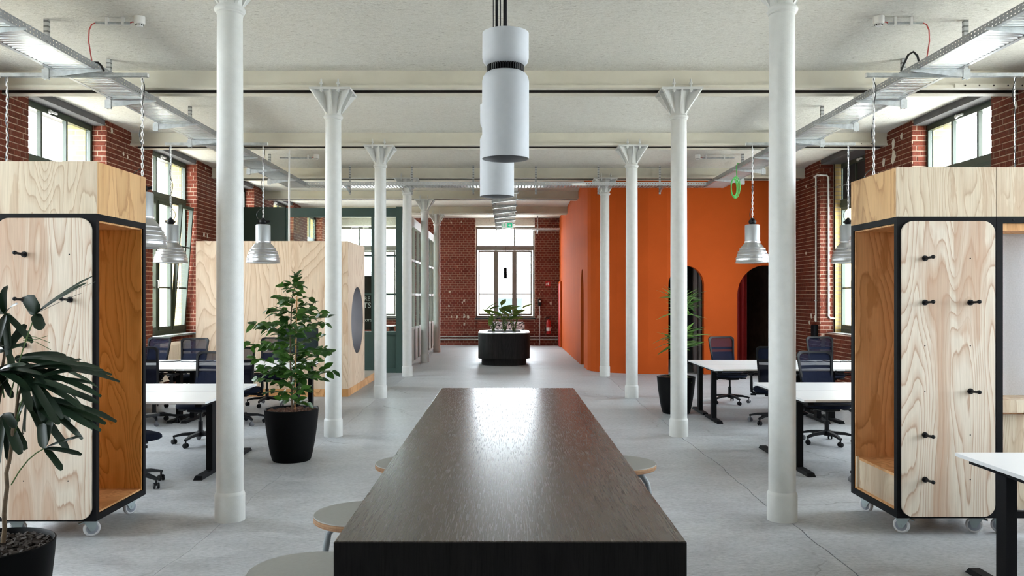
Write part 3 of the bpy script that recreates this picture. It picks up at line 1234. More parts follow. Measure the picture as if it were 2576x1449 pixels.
# ================================================================== COLUMNS
def make_column():
    t = thing('iron_column', 'x', 'column')
    MB().lathe([(.112, 0), (.112, .195), (.108, .205), (.100, .222)], 32).build('base', M['paint'], t, smooth=40)
    MB().lathe([(.100, .222), (.0995, 1.5), (.098, 2.6), (.0945, 3.84)], 32, cap=False).build('shaft', M['paint'], t, smooth=40)
    MB().lathe([(.0945, 3.835), (.103, 3.842), (.103, 3.852), (.113, 3.860), (.117, 3.872), (.113, 3.886), (.098, 3.892), (.096, 3.91)], 32, cap=False).build('collar', M['paint'], t, smooth=40)
    c = MB()
    # tapering core and radiating brackets under a flat plate
    c.lathe([(.096, 3.89), (.100, 3.98), (.118, 4.10), (.15, 4.165)], 24)
    hx, hy = .245, .225
    c.box(-hx, -hy, 4.165, hx, hy, 4.192)
    for (dx, dy) in ((1, 1), (1, -1), (-1, 1), (-1, -1)):
        a0 = Vector((dx * .066, dy * .066, 3.90)); a1 = Vector((dx * (hx - .012), dy * (hy - .012), 4.165))
        side = Vector((-dy * hx, dx * hy, 0)).normalized() * .011
        i1 = Vector((dx * .05, dy * .05, 4.165)); i0 = Vector((dx * .02, dy * .02, 3.90))
        vs = []
        for sg in (-1, 1):
            vs += [p + side * sg for p in (i0, a0, a1, i1)]
        c.add(vs, [(0, 1, 2, 3), (7, 6, 5, 4), (0, 4, 5, 1), (1, 5, 6, 2), (2, 6, 7, 3), (3, 7, 4, 0)])
    for (dx, dy) in ((1, 0), (-1, 0), (0, 1), (0, -1)):
        e = hx if dx else hy
        s = Vector((-dy, dx, 0)) * .010
        pp = [Vector((dx * .04, dy * .04, 3.90)), Vector((dx * .097, dy * .097, 3.90)), Vector((dx * (e - .01), dy * (e - .01), 4.165)), Vector((dx * .04, dy * .04, 4.165))]
        vs = []
        for sg in (-1, 1):
            vs += [p + s * sg for p in pp]
        c.add(vs, [(0, 1, 2, 3), (7, 6, 5, 4), (0, 4, 5, 1), (1, 5, 6, 2), (2, 6, 7, 3), (3, 7, 4, 0)])
    c.build('capital', M['paint'], t, smooth=30)
    for sx in (-1, 1):
        for sy in (-1, 1):
            b = MB().cyl((sx * .10, sy * .212, 4.13), (sx * .10, sy * .212, 4.285), .011, 8)
            b.cyl((sx * .10, sy * .212, 4.222), (sx * .10, sy * .212, 4.242), .021, 6).cyl((sx * .10, sy * .212, 4.145), (sx * .10, sy * .212, 4.165), .021, 6)
            b.build('bolt', M['paint'], t)
    return t


col0 = make_column()
LEFTC = ['pale grey iron column between the palm side cabinet and the ficus, tallest on that side of the aisle',
         'pale grey iron column just behind the ficus, at the corner of the plywood booth',
         'pale grey iron column beside the round opening of the plywood booth',
         'pale grey iron column at the corner of the green office front',
         'pale grey iron column along the framed panes, second past the green office corner',
         'pale grey iron column at the end of the framed panes, next to the far brick wall']
RIGHTC = ['pale grey iron column beside the wheeled cabinet with the bench, tallest on that side of the aisle',
          'pale grey iron column hiding most of the dracaena',
          'pale grey iron column standing clear in front of the smooth orange wall',
          'pale grey iron column where the orange wall starts to bend back']
for k in range(6):
    for sx, L in ((-1, LEFTC), (1, RIGHTC)):
        if k >= len(L): continue
        if k == 0 and sx == -1:
            o = col0
            o['label'] = L[0]
            o.location = (-COLX, COLY[0], 0)
            o['group'] = 'iron columns along the aisle'
        else:
            dup(col0, (sx * COLX, COLY[k], 0), 0, L[k], 'iron columns along the aisle')

# ================================================================== CABLE TRAYS
TZ = 3.95


def tray_y(name, label, xa, xb, y0, y1, sup, outer):
    """perforated tray running along y between xa and xb; supports hang at x = outer"""
    t = thing(name, label, 'cable tray', ((xa + xb) / 2, y0, TZ), 0, 'cable trays under the ceiling')
    cx = (xa + xb) / 2
    h = abs(xb - xa) / 2
    for sx in (-1, 1):
        r = MB().box(sx * h, 0, 0, sx * (h - .0025), y1 - y0, .068)
        r.box(sx * h, 0, .068, sx * (h - .014), y1 - y0, .071)
        r.build('side_rail', M['perf_y'], t)
        MB().box(sx * (h - .003), 0, -.002, sx * (h - .045), y1 - y0, .001).build('floor_margin', M['perf_y'], t)
    m = MB()
    n = int((y1 - y0) / .066)
    p = (y1 - y0) / n
    vs = []
    prof = ((0, 0), (.34, 0), (.44, .022), (.62, .022), (.72, 0))
    for i in range(n):
        for u, z in prof:
            vs += [(-(h - .045), (i + u) * p, z), (h - .045, (i + u) * p, z)]
    k = len(vs) // 2
    m.add(vs, [(2 * i, 2 * i + 1, 2 * i + 3, 2 * i + 2) for i in range(k - 1)])
    m.build('tray_floor', M['galv_floor'], t)
    so = 1 if outer > cx else -1
    for y in sup:
        hx = outer - cx
        yy = y - y0
        b = MB()
        # slotted C profile from the ceiling past the tray
        b.box(hx - .02, yy - .022, -.10, hx + .02, yy - .018, .50)
        b.box(hx - .022, yy - .022, -.10, hx - .018, yy + .02, .50).box(hx + .018, yy - .022, -.10, hx + .022, yy + .02, .50)
        hg = b.build('hanger', M['perf_z'], t)
        a = MB()
        arm = [(hx + .0 * so, -.085), (hx + .0 * so, -.004), (hx - so * (2 * h + .11), -.004), (hx - so * (2 * h + .11), -.022)]
        a.prism(arm if so < 0 else arm[::-1], -.004, 0, RX90, (0, yy - .024, 0))
        a.box(hx, yy - .028, -.012, hx - so * (2 * h + .11), yy - .0, -.008)
        a.box(hx - .035, yy - .032, -.095, hx + .035, yy - .022, .0)
        a.build('bracket_arm', M['galv'], t)
    return t


def m_slot():
    return m_perforated('perforated_hanger', (.50, .52, .53), .9, .0, 'Y')


def m_slots_z():
    t = NT('slotted_profile')
    v = t.coords((1, 1, 1))
    sp = t.n('ShaderNodeSeparateXYZ'); t.l(v, sp.inputs[0])
    w = t.math('ABSOLUTE', t.math('SUBTRACT', t.math('FRACT', t.math('DIVIDE', sp.outputs['Z'], .05)), .5))
    f = t.noise(v, 14, 3)
    c = t.ramp(f, [(.3, (.48, .50, .51)), (.7, (.60, .62, .63))])
    slot = t.math('LESS_THAN', w, .16)
    t.base(t.mix(t.math('MULTIPLY', slot, .75), c, (.10, .10, .10)))
    t.set(Roughness=.42, Metallic=.8)
    return t.mat


M['perf_z'] = m_slots_z()
SUPY = [4.45, 5.72, 7.0, 8.29, 9.59, 10.89, 12.05, 13.5, 14.8, 16.1]
tray_y('cable_tray', 'galvanised cable tray running over the plywood cabinet with the palm in front', -4.52, -4.08, 3.6, 17.36, SUPY, -4.56)
tray_y('cable_tray', 'galvanised cable tray running over the plywood cabinets with casters and bench', 4.08, 4.52, 3.6, 17.36, SUPY, 4.56)

# cross tray spanning the aisle
t = thing('cable_tray', 'galvanised cable tray crossing the aisle in front of the orange wall top', 'cable tray', (0, 17.0, TZ), 0, 'cable trays under the ceiling')
for yy in (0, .34):
    MB().box(-4.08, yy, 0, 4.08, yy + .0025, .075).box(-4.08, yy, .075, 4.08, yy + .012, .078).build('side_rail', M['perf_x'], t)
m = MB()
n = 124
for i in range(n):
    x = -4.08 + 8.16 * i / n
    m.box(x, .0, .0, x + .040, .34, .003)
o = m.build('tray_slats', M['galv_floor'], t)
o['kind'] = 'stuff'
for x in (-3.25, -1.96, -.68, .62, 1.92, 3.2):
    b = MB().box(x - .018, .36, -.13, x + .018, .385, .52)
    b.build('hanger', M['perf_z'], t)
    MB().bar((x, .37, -.06), (x, -.06, -.012), .03, .08, h2=.02).build('bracket_arm', M['galv'], t)
MB().box(1.35, -.012, .0, 1.62, .0, .05).build('junction_box', M['white_plastic'], t)

# wire basket tray towards the far window
t = thing('wire_tray', 'bright wire basket tray running down the middle to the far window', 'cable tray', (0, 17.42, 3.95), 0, 'cable trays under the ceiling')
L = 10.7
m = MB()
for x in (-.24, -.16, -.08, 0, .08, .16, .24):
    m.box(x - .0025, 0, 0, x + .0025, L, .005)
for z in (.05, .10):
    for x in (-.24, .24):
        m.box(x - .0025, 0, z, x + .0025, L, z + .005)
for i in range(int(L / .1)):
    y = i * .1
    m.box(-.24, y, -.004, .24, y + .005, .0).box(-.243, y, -.004, -.238, y + .005, .105).box(.238, y, -.004, .243, y + .005, .105)
o = m.build('wire_mesh', M['galv'], t); o['kind'] = 'stuff'
for i in range(8):
    y = .55 + i * 1.3
    MB().bar((-.31, y, -.05), (.28, y, -.012), .04, .10, h2=.03).build('bracket_arm', M['galv'], t)
    MB().box(-.335, y - .02, -.12, -.30, y + .02, .52).build('hanger', M['perf_z'], t)

t = thing('cable_tray', 'short ribbed cable tray crossing in front of the far window top to the orange wall', 'cable tray', (1.05, 28.0, 3.93), 0, 'cable trays under the ceiling')
m = MB()
for i in range(30):
    x = -.74 + 1.5 * i / 30
    m.box(x, 0, 0, x + .03, .26, .004)
o = m.build('tray_slats', M['galv'], t); o['kind'] = 'stuff'
for yy in (0, .26):
    MB().box(-.74, yy, 0, .76, yy + .003, .06).build('side_rail', M['perf_x'], t)
MB().box(0.0, .28, -.12, .035, .30, .55).build('hanger', M['perf_z'], t)
MB().bar((.017, .29, -.07), (.017, -.05, -.012), .03, .09, h2=.02).build('bracket_arm', M['galv'], t)


# ================================================================== PENDANT LAMPS ON CHAINS
def chain_mesh(z0, z1, x=0, y=0):
    m = MB()
    p = .040
    n = int((z1 - z0) / p)
    for i in range(n + 1):
        zc = z0 + (z1 - z0) * (i + .5) / (n + 1)
        pts = []
        for k in range(10):
            a = 2 * PI * k / 10
            u = .0085 * math.copysign(abs(math.cos(a)) ** .8, math.cos(a))
            w_ = .022 * math.copysign(abs(math.sin(a)) ** .8, math.sin(a)) + (.006 if math.sin(a) > 0 else -.006 if math.sin(a) < 0 else 0)
            pts.append((x + u, y, zc + w_) if i % 2 == 0 else (x, y + u, zc + w_))
        m.tube(pts, .0035, 5, True)
    return m


def make_pendant():
    t = thing('pendant_lamp', 'x', 'lamp')
    prof = []
    rings = [(.240, .0), (.243, .004), (.240, .012), (.236, .016)]
    N = 12
    for i in range(N + 1):
        a = i / N
        z = .018 + .272 * a
        r = .108 + (.234 - .108) * (math.cos(a * PI / 2) ** .82)
        rings.append((r, z))
        if i in (2, 4, 6, 8): rings += [(r + .005, z + .005), (r + .005, z + .012), (r - .003, z + .016)]
    rings += [(.112, .30), (.112, .315), (.106, .318)]
    MB().lathe(rings, 40, cap=False).build('reflector', M['alu'], t, smooth=50)
    MB().lathe([(.235, .006), (.22, .07), (.19, .16), (.13, .25), (.10, .285), (0.0, .29)], 32, cap=False).build('inner_reflector', M['alu_paint'], t, smooth=50)
    MB().lathe([(.106, .316), (.106, .545), (.098, .558), (.05, .560), (0, .560)], 32, cap=False).build('housing', M['alu_paint'], t, smooth=40)
    MB().lathe([(.028, .56), (.05, .575), (.055, .60), (.05, .62), (.03, .638), (.016, .66), (.0, .662)], 16, cap=False).build('gland', M['plastic_black'], t, smooth=50)
    MB().cyl((.04, 0, .60), (.095, 0, .61), .018, 10).build('side_screw', M['plastic_black'], t)
    MB().cyl((-.04, .0, .60), (-.075, 0, .60), .016, 8).build('side_screw', M['plastic_black'], t)
    MB().lathe([(.03, .15), (.045, .19), (.045, .27), (.02, .285)], 12).build('bulb', M['white_plastic'], t, smooth=50)
    hook = chain_mesh(.655, 1.712)
    hook.build('chain', M['zinc'], t, smooth=60)
    pts = []
    for k in range(34):
        u = k / 33
        z = 1.712 - 1.10 * u
        if u < .82:
            pts.append((.011 * math.sin(u * 21) + (.016 * math.sin(u * 9)), .014 * math.cos(u * 17), z))
        else:
            w_ = (u - .82) / .18
            pts.append((-.085 * math.sin(w_ * PI * .9) - .01, .01, z))
    pts.append((-.07, 0, .60))
    MB().tube(pts, .0045, 6).build('cable', M['cable_black'], t, smooth=60)
    return t


LZ = 2.185
pen0 = make_pendant()
PEND = [(-3.66, 8.4, 'large silver pendant lamp half hidden by the palm side cabinet edge'),
        (-5.02, 8.4, 'silver pendant lamp hidden behind the palm side cabinet, only its chain showing above'),
        (-3.55, 12.2, 'silver bell pendant lamp hanging above the ficus beside the column'),
        (-4.90, 12.2, 'silver bell pendant lamp in front of the tilted window'),
        (3.70, 8.4, 'silver pendant lamp behind the cabinet with the bench, its chain showing above the corner'),
        (5.12, 8.4, 'silver pendant lamp behind the cabinets, its chain crossing the brick pier'),
        (3.60, 12.2, 'silver bell pendant lamp hanging before the orange wall over the arch'),
        (5.00, 12.2, 'silver bell pendant lamp half hidden by the cabinet, in front of the brick and conduits')]
for i, (x, y, lab) in enumerate(PEND):
    if i == 0:
        pen0.location = (x, y, LZ); pen0['label'] = lab; pen0['group'] = 'chain pendant lamps over the desks'
        pen0.rotation_euler = (0, 0, .4)
    else:
        dup(pen0, (x, y, LZ), [.4, 2.1, .15, 2.8, 0, 3.4, 1.0, 5.2][i], lab, 'chain pendant lamps over the desks')


def lamp_rail(x0, x1, y, label):
    t = thing('mounting_rail', label, 'rail', ((x0 + x1) / 2, y, 3.905), 0, 'lamp rails under the trays')
    h = (x1 - x0) / 2
    MB().box(-h, -.02, .032, h, .02, .036).box(-h, -.021, 0, h, -.018, .036).box(-h, .018, 0, h, .021, .036).build('profile', M['galv'], t)
    for s in (-1, 1):
        MB().box(s * h, -.022, -.001, s * (h - .004), .022, .038).build('end_cap', M['white_plastic'], t)
    return t


lamp_rail(-5.10, -3.60, 8.4, 'galvanised lamp rail hung under the cable tray above the palm side cabinet')
lamp_rail(-4.98, -3.48, 12.2, 'galvanised lamp rail under the tray, over the two lamps by the tilted window')
lamp_rail(3.62, 5.20, 8.4, 'galvanised lamp rail hung under the tray above the cabinets with bench')
lamp_rail(3.50, 5.10, 12.2, 'galvanised lamp rail under the tray, over the lamp before the orange wall')
# little black cable loops where the rail feeds come down
tag(MB().tube([(3.96, 8.37, 3.955), (3.97, 8.34, 4.01), (4.0, 8.30, 4.10), (4.05, 8.3, 4.13), (4.09, 8.3, 4.09), (4.115, 8.32, 4.036)], .011, 8).build('cable_loop', M['cable_black'], smooth=60),
    'black cable looping over the tray edge above the cabinets with bench', 'cable')
tag(MB().tube([(-4.03, 8.37, 3.955), (-4.055, 8.36, 4.01), (-4.08, 8.35, 4.036), (-4.12, 8.34, 4.034)], .011, 8).build('cable_loop', M['cable_black'], smooth=60),
    'short black cable tucked over the tray edge above the palm side cabinet', 'cable')


# ================================================================== CYLINDER PENDANTS OVER THE HIGH TABLE
def make_cyl_lamp():
    t = thing('cylinder_pendant', 'x', 'lamp')
    r = .1
    low = [(r - .004, 0), (r, 0), (r, .33), (r - .004, .348), (r - .014, .362), (r - .026, .369), (.07, .370)]
    MB().lathe(low, 48, cap=False).build('lower_shade', M['white_lamp'], t, smooth=40)
    MB().lathe([(r - .004, 0), (r - .006, .28), (.0, .30)], 40, cap=False).build('inner_wall', M['lamp_inside'], t, smooth=40)
    m = MB()
    n = 44
    m.lathe([(.070, .368), (.070, .398)], 40, cap=False)
    for i in range(n):
        a = 2 * PI * i / n
        c, s = math.cos(a), math.sin(a)
        m.obox((.074 * c, .074 * s, .383), (.009, .005, .028), Matrix.Rotation(a, 3, 'Z'))
    m.build('ribbed_ring', M['plastic_black'], t)
    MB().lathe([(.07, .394), (r - .030, .395), (r - .016, .400), (r - .005, .412), (r - .001, .43), (r - .001, .535), (r - .005, .537), (r - .006, .50), (0, .50)], 48, cap=False).build('upper_shade', M['white_lamp'], t, smooth=40)
    MB().cyl((-.002, 0, .50), (-.002, 0, 2.2), .008, 10).build('rod', M['steel_black'], t)
    MB().cyl((-.022, 0, .50), (-.022, 0, 2.2), .0025, 6).build('cable', M['cable_black'], t)
    MB().lathe([(.0, .705), (.030, .705), (.034, .712), (.034, .98), (.0, .985)], 20, (-.006, .0, 0), cap=False).build('driver', M['steel_black'], t, smooth=40)
    return t


c0 = make_cyl_lamp()
c0.location = (-.002, 3.56, 2.285)
c0['label'] = 'large white two-part cylinder pendant with black ribbed ring, fully in view over the table'
c0['group'] = 'cylinder pendants over the high table'
dup(c0, (-.053, 4.9, 2.285), 0, 'white cylinder pendant partly hidden behind the fully visible one')


# ================================================================== SMOKE DETECTORS, EXIT SIGN, SMALL CEILING THINGS
def detector(x, y, sg, label, cable=True):
    z = 4.40
    t = thing('smoke_detector', label, 'smoke detector', (x, y, z), 0, 'smoke detectors on the ceiling')
    MB().lathe([(0, -.052), (.026, -.052), (.034, -.044), (.036, -.03), (.05, -.026), (.053, -.018), (.053, .05)], 24, cap=False).build('body', M['white_plastic'], t, smooth=40)
    m = MB()
    for i in range(10):
        a = 2 * PI * i / 10
        m.obox((.0355 * math.cos(a), .0355 * math.sin(a), -.037), (.004, .012, .009), Matrix.Rotation(a, 3, 'Z'))
    m.build('vent_slots', M['plastic_black'], t)
    ln = .34 if cable else .62
    MB().cyl((sg * .09, 0, -.02), (sg * (.09 + ln), 0, -.015), .013, 10).build('conduit', M['galv'], t)
    for u in (.16, .08 + ln * .7):
        MB().box(sg * u - .012, -.02, -.038, sg * u + .012, .02, .04).build('clip', M['white_plastic'], t)
    MB().tube([(sg * .05, 0, -.012), (sg * .07, 0, -.006), (sg * .10, 0, -.02)], .006, 6).build('lead', M['cable_red'], t)
    if cable:
        e = sg * (.09 + ln)
        MB().tube([(e, 0, -.015), (e + sg * .04, .0, -.03), (e + sg * .075, .02, -.08), (e + sg * .095, .05, -.18), (e + sg * .09, .08, -.30), (e + sg * .085, .10, -.38)], .006, 8).build('cable', M['cable_red'], t)
    return t


detector(-3.60, 8.2, -1, 'white smoke detector with red cable dropping to the tray over the palm side cabinet')
detector(3.66, 8.2, 1, 'white smoke detector with red cable dropping to the tray over the cabinets with bench')
detector(-3.68, 16.2, -1, 'white smoke detector on a conduit above the plywood booth', False)
detector(3.72, 16.2, 1, 'white smoke detector on a conduit above the orange wall', False)

t = thing('exit_sign', 'green and white emergency exit sign hanging under the middle wire tray', 'sign', (.03, 24.2, 3.75))
MB().box(-.16, -.02, -.075, .16, .02, .075).build('housing', M['exit_white'], t)
MB().box(.005, -.024, -.062, .148, -.02, .062).build('arrow_field', M['exit_green'], t)
a = MB()
a.prism([(.035, -.012), (.078, -.012), (.078, -.042), (.122, 0), (.078, .042), (.078, .012), (.035, .012)], 0, .004, RX90, (0, -.0245, 0))
a.build('arrow', M['exit_white'], t)
f = MB()
f.prism(rrect(-.086, .034, -.066, .054, .0099, 4), 0, .003, RX90, (0, -.02, 0))
f.bar((-.080, -.0215, .03), (-.088, -.0215, -.012), .003, .022, (1, 0, 0))
f.bar((-.085, -.0215, -.010), (-.062, -.0215, -.028), .003, .012, (1, 0, 0)).bar((-.062, -.0215, -.028), (-.066, -.0215, -.055), .003, .010, (1, 0, 0))
f.bar((-.090, -.0215, -.012), (-.108, -.0215, -.048), .003, .011, (1, 0, 0))
f.bar((-.078, -.0215, .026), (-.056, -.0215, .008), .003, .009, (1, 0, 0)).bar((-.084, -.0215, .024), (-.108, -.0215, .010), .003, .009, (1, 0, 0))
f.box(-.135, -.024, -.055, -.127, -.02, .055)
f.build('running_figure', M['exit_green'], t)
for x in (-.12, .12):
    MB().box(x - .004, -.004, .075, x + .004, .004, .20).build('hanger', M['galv'], t)

t = thing('cylinder_pendant', 'small dark cylinder pendant on a long cable in front of the far window', 'lamp', (-.02, 24.6, 2.22))
MB().lathe([(.0, .0), (.045, 0), (.047, .006), (.047, .315), (.04, .325), (0, .326)], 20, cap=False).build('shade', M['tube_brown'] if 'tube_brown' in M else M['steel_black'], t, smooth=40)
MB().cyl((0, 0, .32), (0, 0, 2.2), .006, 6).build('cable', M['cable_black'], t)

# green cable coil hanging off the tray
m = MB()
pts = [(4.115, 14.72, 4.034), (4.075, 14.70, 4.036), (4.045, 14.66, 3.97), (4.045, 14.62, 3.74)]
m.tube(pts, .009, 6)
for k in range(4):
    rx, rz = .050 + .010 * k, .15 + .012 * k
    loop = [(3.985 + rx * math.cos(2 * PI * i / 22) + .01 * k, 14.60 + .02 * math.sin(2 * PI * i / 22 + k), 3.60 + rz * math.sin(2 * PI * i / 22)) for i in range(22)]
    m.tube(loop, .008, 6, True)
tag(m.build('cable_coil', M['cable_green'], smooth=60), 'coil of bright green cable hanging off the tray before the orange wall', 'cable')

# white pole and thin cords dropping to the plywood booth
tag(MB().cyl((-4.0, 15.4, 2.63), (-4.0, 15.4, 4.44), .017, 10).build('service_pole', M['white_plastic'], smooth=50), 'thin white service pole rising from the plywood booth roof to the ceiling', 'pole')
tag(MB().tube([(-2.72, 14.6, 2.63), (-2.72, 14.6, 2.86), (-2.70, 14.62, 2.90), (-2.60, 14.7, 2.905)], .008, 6).build('cord', M['white_plastic'], smooth=60), 'thin white cord standing up from the plywood booth roof corner', 'cord')

# perforated joining plates at the girders' right ends
for y, x0, x1 in ((10.17, 5.35, 6.28), (13.97, 5.22, 6.1)):
    t = thing('joining_plate', 'long galvanised joining plate with holes along the %s girder flange over the cabinets' % ('taller' if y < 12 else 'second'), 'plate', (x0, y - .222, 4.185))
    MB().box(0, -.004, 0, x1 - x0, .006, .045).build('plate', M['beam'], t)
    m = MB()
    for k in range(5):
        m.cyl((.12 + k * .17, -.008, .024), (.12 + k * .17, -.003, .024), .010, 8)
    m.build('hole', M['recess_shade'], t)['kind'] = 'stuff'

# ================================================================== RIGHT WALL CONDUITS AND BOX
t = thing('wall_conduit', 'white surface conduits running down the brick pier to a black box', 'conduit', (0, 0, 0))
MB().tube([(6.275, 16.9, 4.13), (6.275, 16.9, 1.18)], .018, 10).build('pipe', M['white_plastic'], t, smooth=50)
MB().tube([(6.275, 17.0, 4.13), (6.275, 16.80, 4.14), (6.285, 16.715, 4.13), (6.42, 16.715, 4.12), (6.455, 16.715, 4.08), (6.46, 16.715, 1.30), (6.50, 16.715, 1.26), (6.62, 16.715, 1.25)], .018, 10).build('pipe', M['white_plastic'], t, smooth=50)
MB().box(6.21, 16.84, .82, 6.30, 17.02, 1.12).build('box', M['steel_black'], t, bevel=.008)
for z in (1.6, 2.4, 3.2, 3.9):
    MB().box(6.245, 16.875, z, 6.30, 16.925, z + .02).build('clip', M['galv'], t)
t = thing('door_closer', 'white closer arm on the dark panel above the recessed window', 'door closer', (6.62, 15.4, 3.82))
MB().box(-.06, -.14, -.035, .0, .14, .035).build('body', M['white_plastic'], t, bevel=.006)
MB().bar((-.05, .1, .0), (-.05, 1.2, .06), .02, .012).build('arm', M['galv'], t)

# ================================================================== FAR WALL THINGS
t = thing('fire_extinguisher', 'red fire extinguisher hung on the far brick wall beside the orange wall', 'fire extinguisher', (1.47, 28.88, .38))
MB().lathe([(0, 0), (.07, 0), (.078, .012), (.078, .43), (.066, .475), (.03, .50), (.028, .53), (0, .53)], 24, cap=False).build('cylinder', M['red_ext'], t, smooth=40)
MB().lathe([(.0792, .12), (.0792, .24)], 24, cap=False).build('label_band', M['paper'], t, smooth=40)
m = MB().cyl((0, 0, .52), (0, 0, .58), .02, 10).bar((-.02, 0, .60), (.10, 0, .64), .02, .014).bar((-.02, 0, .575), (.09, 0, .56), .02, .012)
m.build('valve', M['plastic_black'], t)
MB().tube([(-.02, 0, .56), (-.07, -.01, .58), (-.12, -.02, .52), (-.13, -.02, .38), (-.11, -.03, .2), (-.09, -.04, .08)], .012, 8).build('hose', M['plastic_black'], t, smooth=60)
MB().box(-.05, .06, .30, .05, .115, .42).build('wall_bracket', M['steel_black'], t)

t = thing('extinguisher_sign', 'small square red extinguisher sign on the far brick wall', 'sign', (1.45, 28.978, 2.13))
MB().box(-.085, -.004, -.085, .085, .01, .085).build('plate', M['red_ext'], t)
m = MB().prism(rrect(-.005, -.06, .035, .03, .012, 3), 0, .004, RX90, (0, -.004, 0))
m.bar((.0, -.006, .035), (.04, -.006, .05), .004, .012, (0, 0, 1)).bar((.0, -.006, .03), (-.03, -.006, -.02), .004, .010, (1, 0, 0))
m.box(-.065, -.008, -.06, -.045, -.004, -.02).prism([(-.075, -.02), (-.055, .02), (-.035, -.02)], 0, .004, RX90, (0, -.004, 0))
m.build('symbol', M['paper'], t)

t = thing('wall_conduit', 'slim upright conduit with a black call box on the far brick wall', 'conduit', (1.17, 28.95, 0))
MB().cyl((0, 0, .02), (0, 0, 1.42), .016, 8).build('pipe', M['galv'], t, smooth=50)
MB().box(-.06, -.05, 1.36, .06, .045, 1.60).build('call_box', M['plastic_black'], t, bevel=.012)
MB().cyl((0, -.056, 1.52), (0, -.05, 1.52), .035, 12).build('lens', M['white_plastic'], t)
for z in (.20, .30):
    o = MB().cyl((-6.0, 28.96, z), (1.80, 28.96, z), .022, 8).build('heating_pipe', M['zinc'] if z > .25 else M['galv'], smooth=50)
    tag(o, '%s heating pipe running along the foot of the far brick wall' % ('upper' if z > .25 else 'lower'), 'pipe')

t = thing('sofa', 'low zebra patterned sofa under the far window behind the planter', 'sofa', (.05, 28.15, 0))
MB().prism(rrect(-.58, .10, .58, .42, .05), 0, .62, RX90, (0, .31, 0)).build('seat', M['zebra'], t, smooth=40)
MB().prism(rrect(-.58, .40, .58, .82, .06), 0, .18, RX90, (0, .42, 0)).build('backrest', M['zebra'], t, smooth=40)
for x in (-.5, .5):
    for y in (-.25, .3):
        MB().cyl((x, y, 0), (x, y, .11), .022, 8).build('leg', M['steel_black'], t)

# radiator under the tilted window
t = thing('radiator', 'white panel radiator under the tilted side window', 'radiator', (-6.22, 15.5, 0))
MB().box(-.02, -.72, .16, .10, .72, .84).build('body', M['radiator'], t, bevel=.012)
m = MB()
for k in range(36):
    y = -.68 + k * .038
    m.box(.10, y, .20, .106, y + .022, .80)
m.build('fin', M['radiator'], t)['kind'] = 'stuff'
MB().box(-.01, -.70, .838, .09, .70, .852).build('top_grille', M['radiator'], t)
for y in (-.55, .55):
    MB().box(.0, y - .03, 0, .07, y + .03, .17).build('foot', M['radiator'], t)


# ================================================================== HIGH TABLE AND STOOLS
HT = 1.05
TX, TY0, TY1, TW = .011, 2.212, 5.91, .934
t = thing('high_table', 'long dark stained oak high table with black front in the middle of the aisle', 'table', (TX, (TY0 + TY1) / 2, 0))
ly = (TY1 - TY0) / 2
MB().box(-TW / 2, -ly, HT - .10, TW / 2, ly, HT).build('tabletop', M['oak_black'], t, bevel=.003)
MB().box(-TW / 2 + .0, -ly - .004, .30, TW / 2, -ly - .0005, HT - .0015).build('front_panel', M['oak_side'], t)
for y0, y1 in ((-ly, -ly + .06), (ly - .12, ly - .04)):
    MB().box(-TW / 2 + .02, y0, 0, TW / 2 - .02, y1, HT - .10).build('end_panel', M['oak_side'], t)
MB().box(-.03, -ly + .06, .5, .03, ly - .12, HT - .10).build('spine_panel', M['oak_side'], t)


def make_stool():
    t = thing('bar_stool', 'x', 'stool')
    r, z = .207, .80
    MB().lathe([(0, z - .004), (r - .001, z - .004), (r - .001, z - .0015), (r - .003, z), (0, z)], 56, cap=False).build('seat_top', M['lino'], t, smooth=30)
    MB().lathe([(0, z - .030), (r - .008, z - .030), (r - .001, z - .026), (r, z - .020), (r, z - .004)], 56, cap=False).build('seat', M['ply_edge'], t, smooth=30)
    for k in range(4):
        a = R(45 + 90 * k)
        path = [(.03, z - .045), (.09, z - .048), (.135, z - .062), (.165, z - .10), (.178, z - .17), (.185, z - .30), (.205, .012)]
        pts = []
        for i in range(len(path) - 1):
            for u in (0, .34, .67):
                pts.append((path[i][0] + (path[i + 1][0] - path[i][0]) * u, path[i][1] + (path[i + 1][1] - path[i][1]) * u))
        pts.append(path[-1])
        lg = MB().tube([(q * math.cos(a), q * math.sin(a), zz) for q, zz in pts], .014, 10).build('leg', M['tube_grey'], t, smooth=60)
        MB().cyl((.205 * math.cos(a), .205 * math.sin(a), 0), (.205 * math.cos(a), .205 * math.sin(a), .03), .017, 10).build('foot_cap', M['plastic_black'], lg)
    MB().tube([(.193 * math.cos(2 * PI * k / 32), .193 * math.sin(2 * PI * k / 32), .27) for k in range(32)], .010, 8, True).build('footring', M['tube_grey'], t, smooth=60)
    MB().lathe([(0, z - .052), (.06, z - .052), (.06, z - .030), (0, z - .030)], 20, cap=False).build('mounting_plate', M['tube_grey'], t, smooth=30)
    return t


st0 = make_stool()
STG = 'bar stools at the high table'
for i, (x, y, rz, lab) in enumerate([
        (-.640, 2.74, .1, 'round grey topped bar stool cut off by the bottom edge, beside the black table front'),
        (-.590, 3.47, .5, 'round grey topped bar stool by the table, second along, its bent grey tubes showing'),
        (-.500, 4.52, .2, 'round bar stool almost hidden by the table on the ficus side'),
        (.605, 4.52, .35, 'round bar stool on the opposite table side, facing the desks with the orange wall')]):
    if i == 0:
        st0.location = (x, y, 0); st0['label'] = lab; st0['group'] = STG; st0.rotation_euler = (0, 0, rz)
    else:
        dup(st0, (x, y, 0), rz, lab, STG)


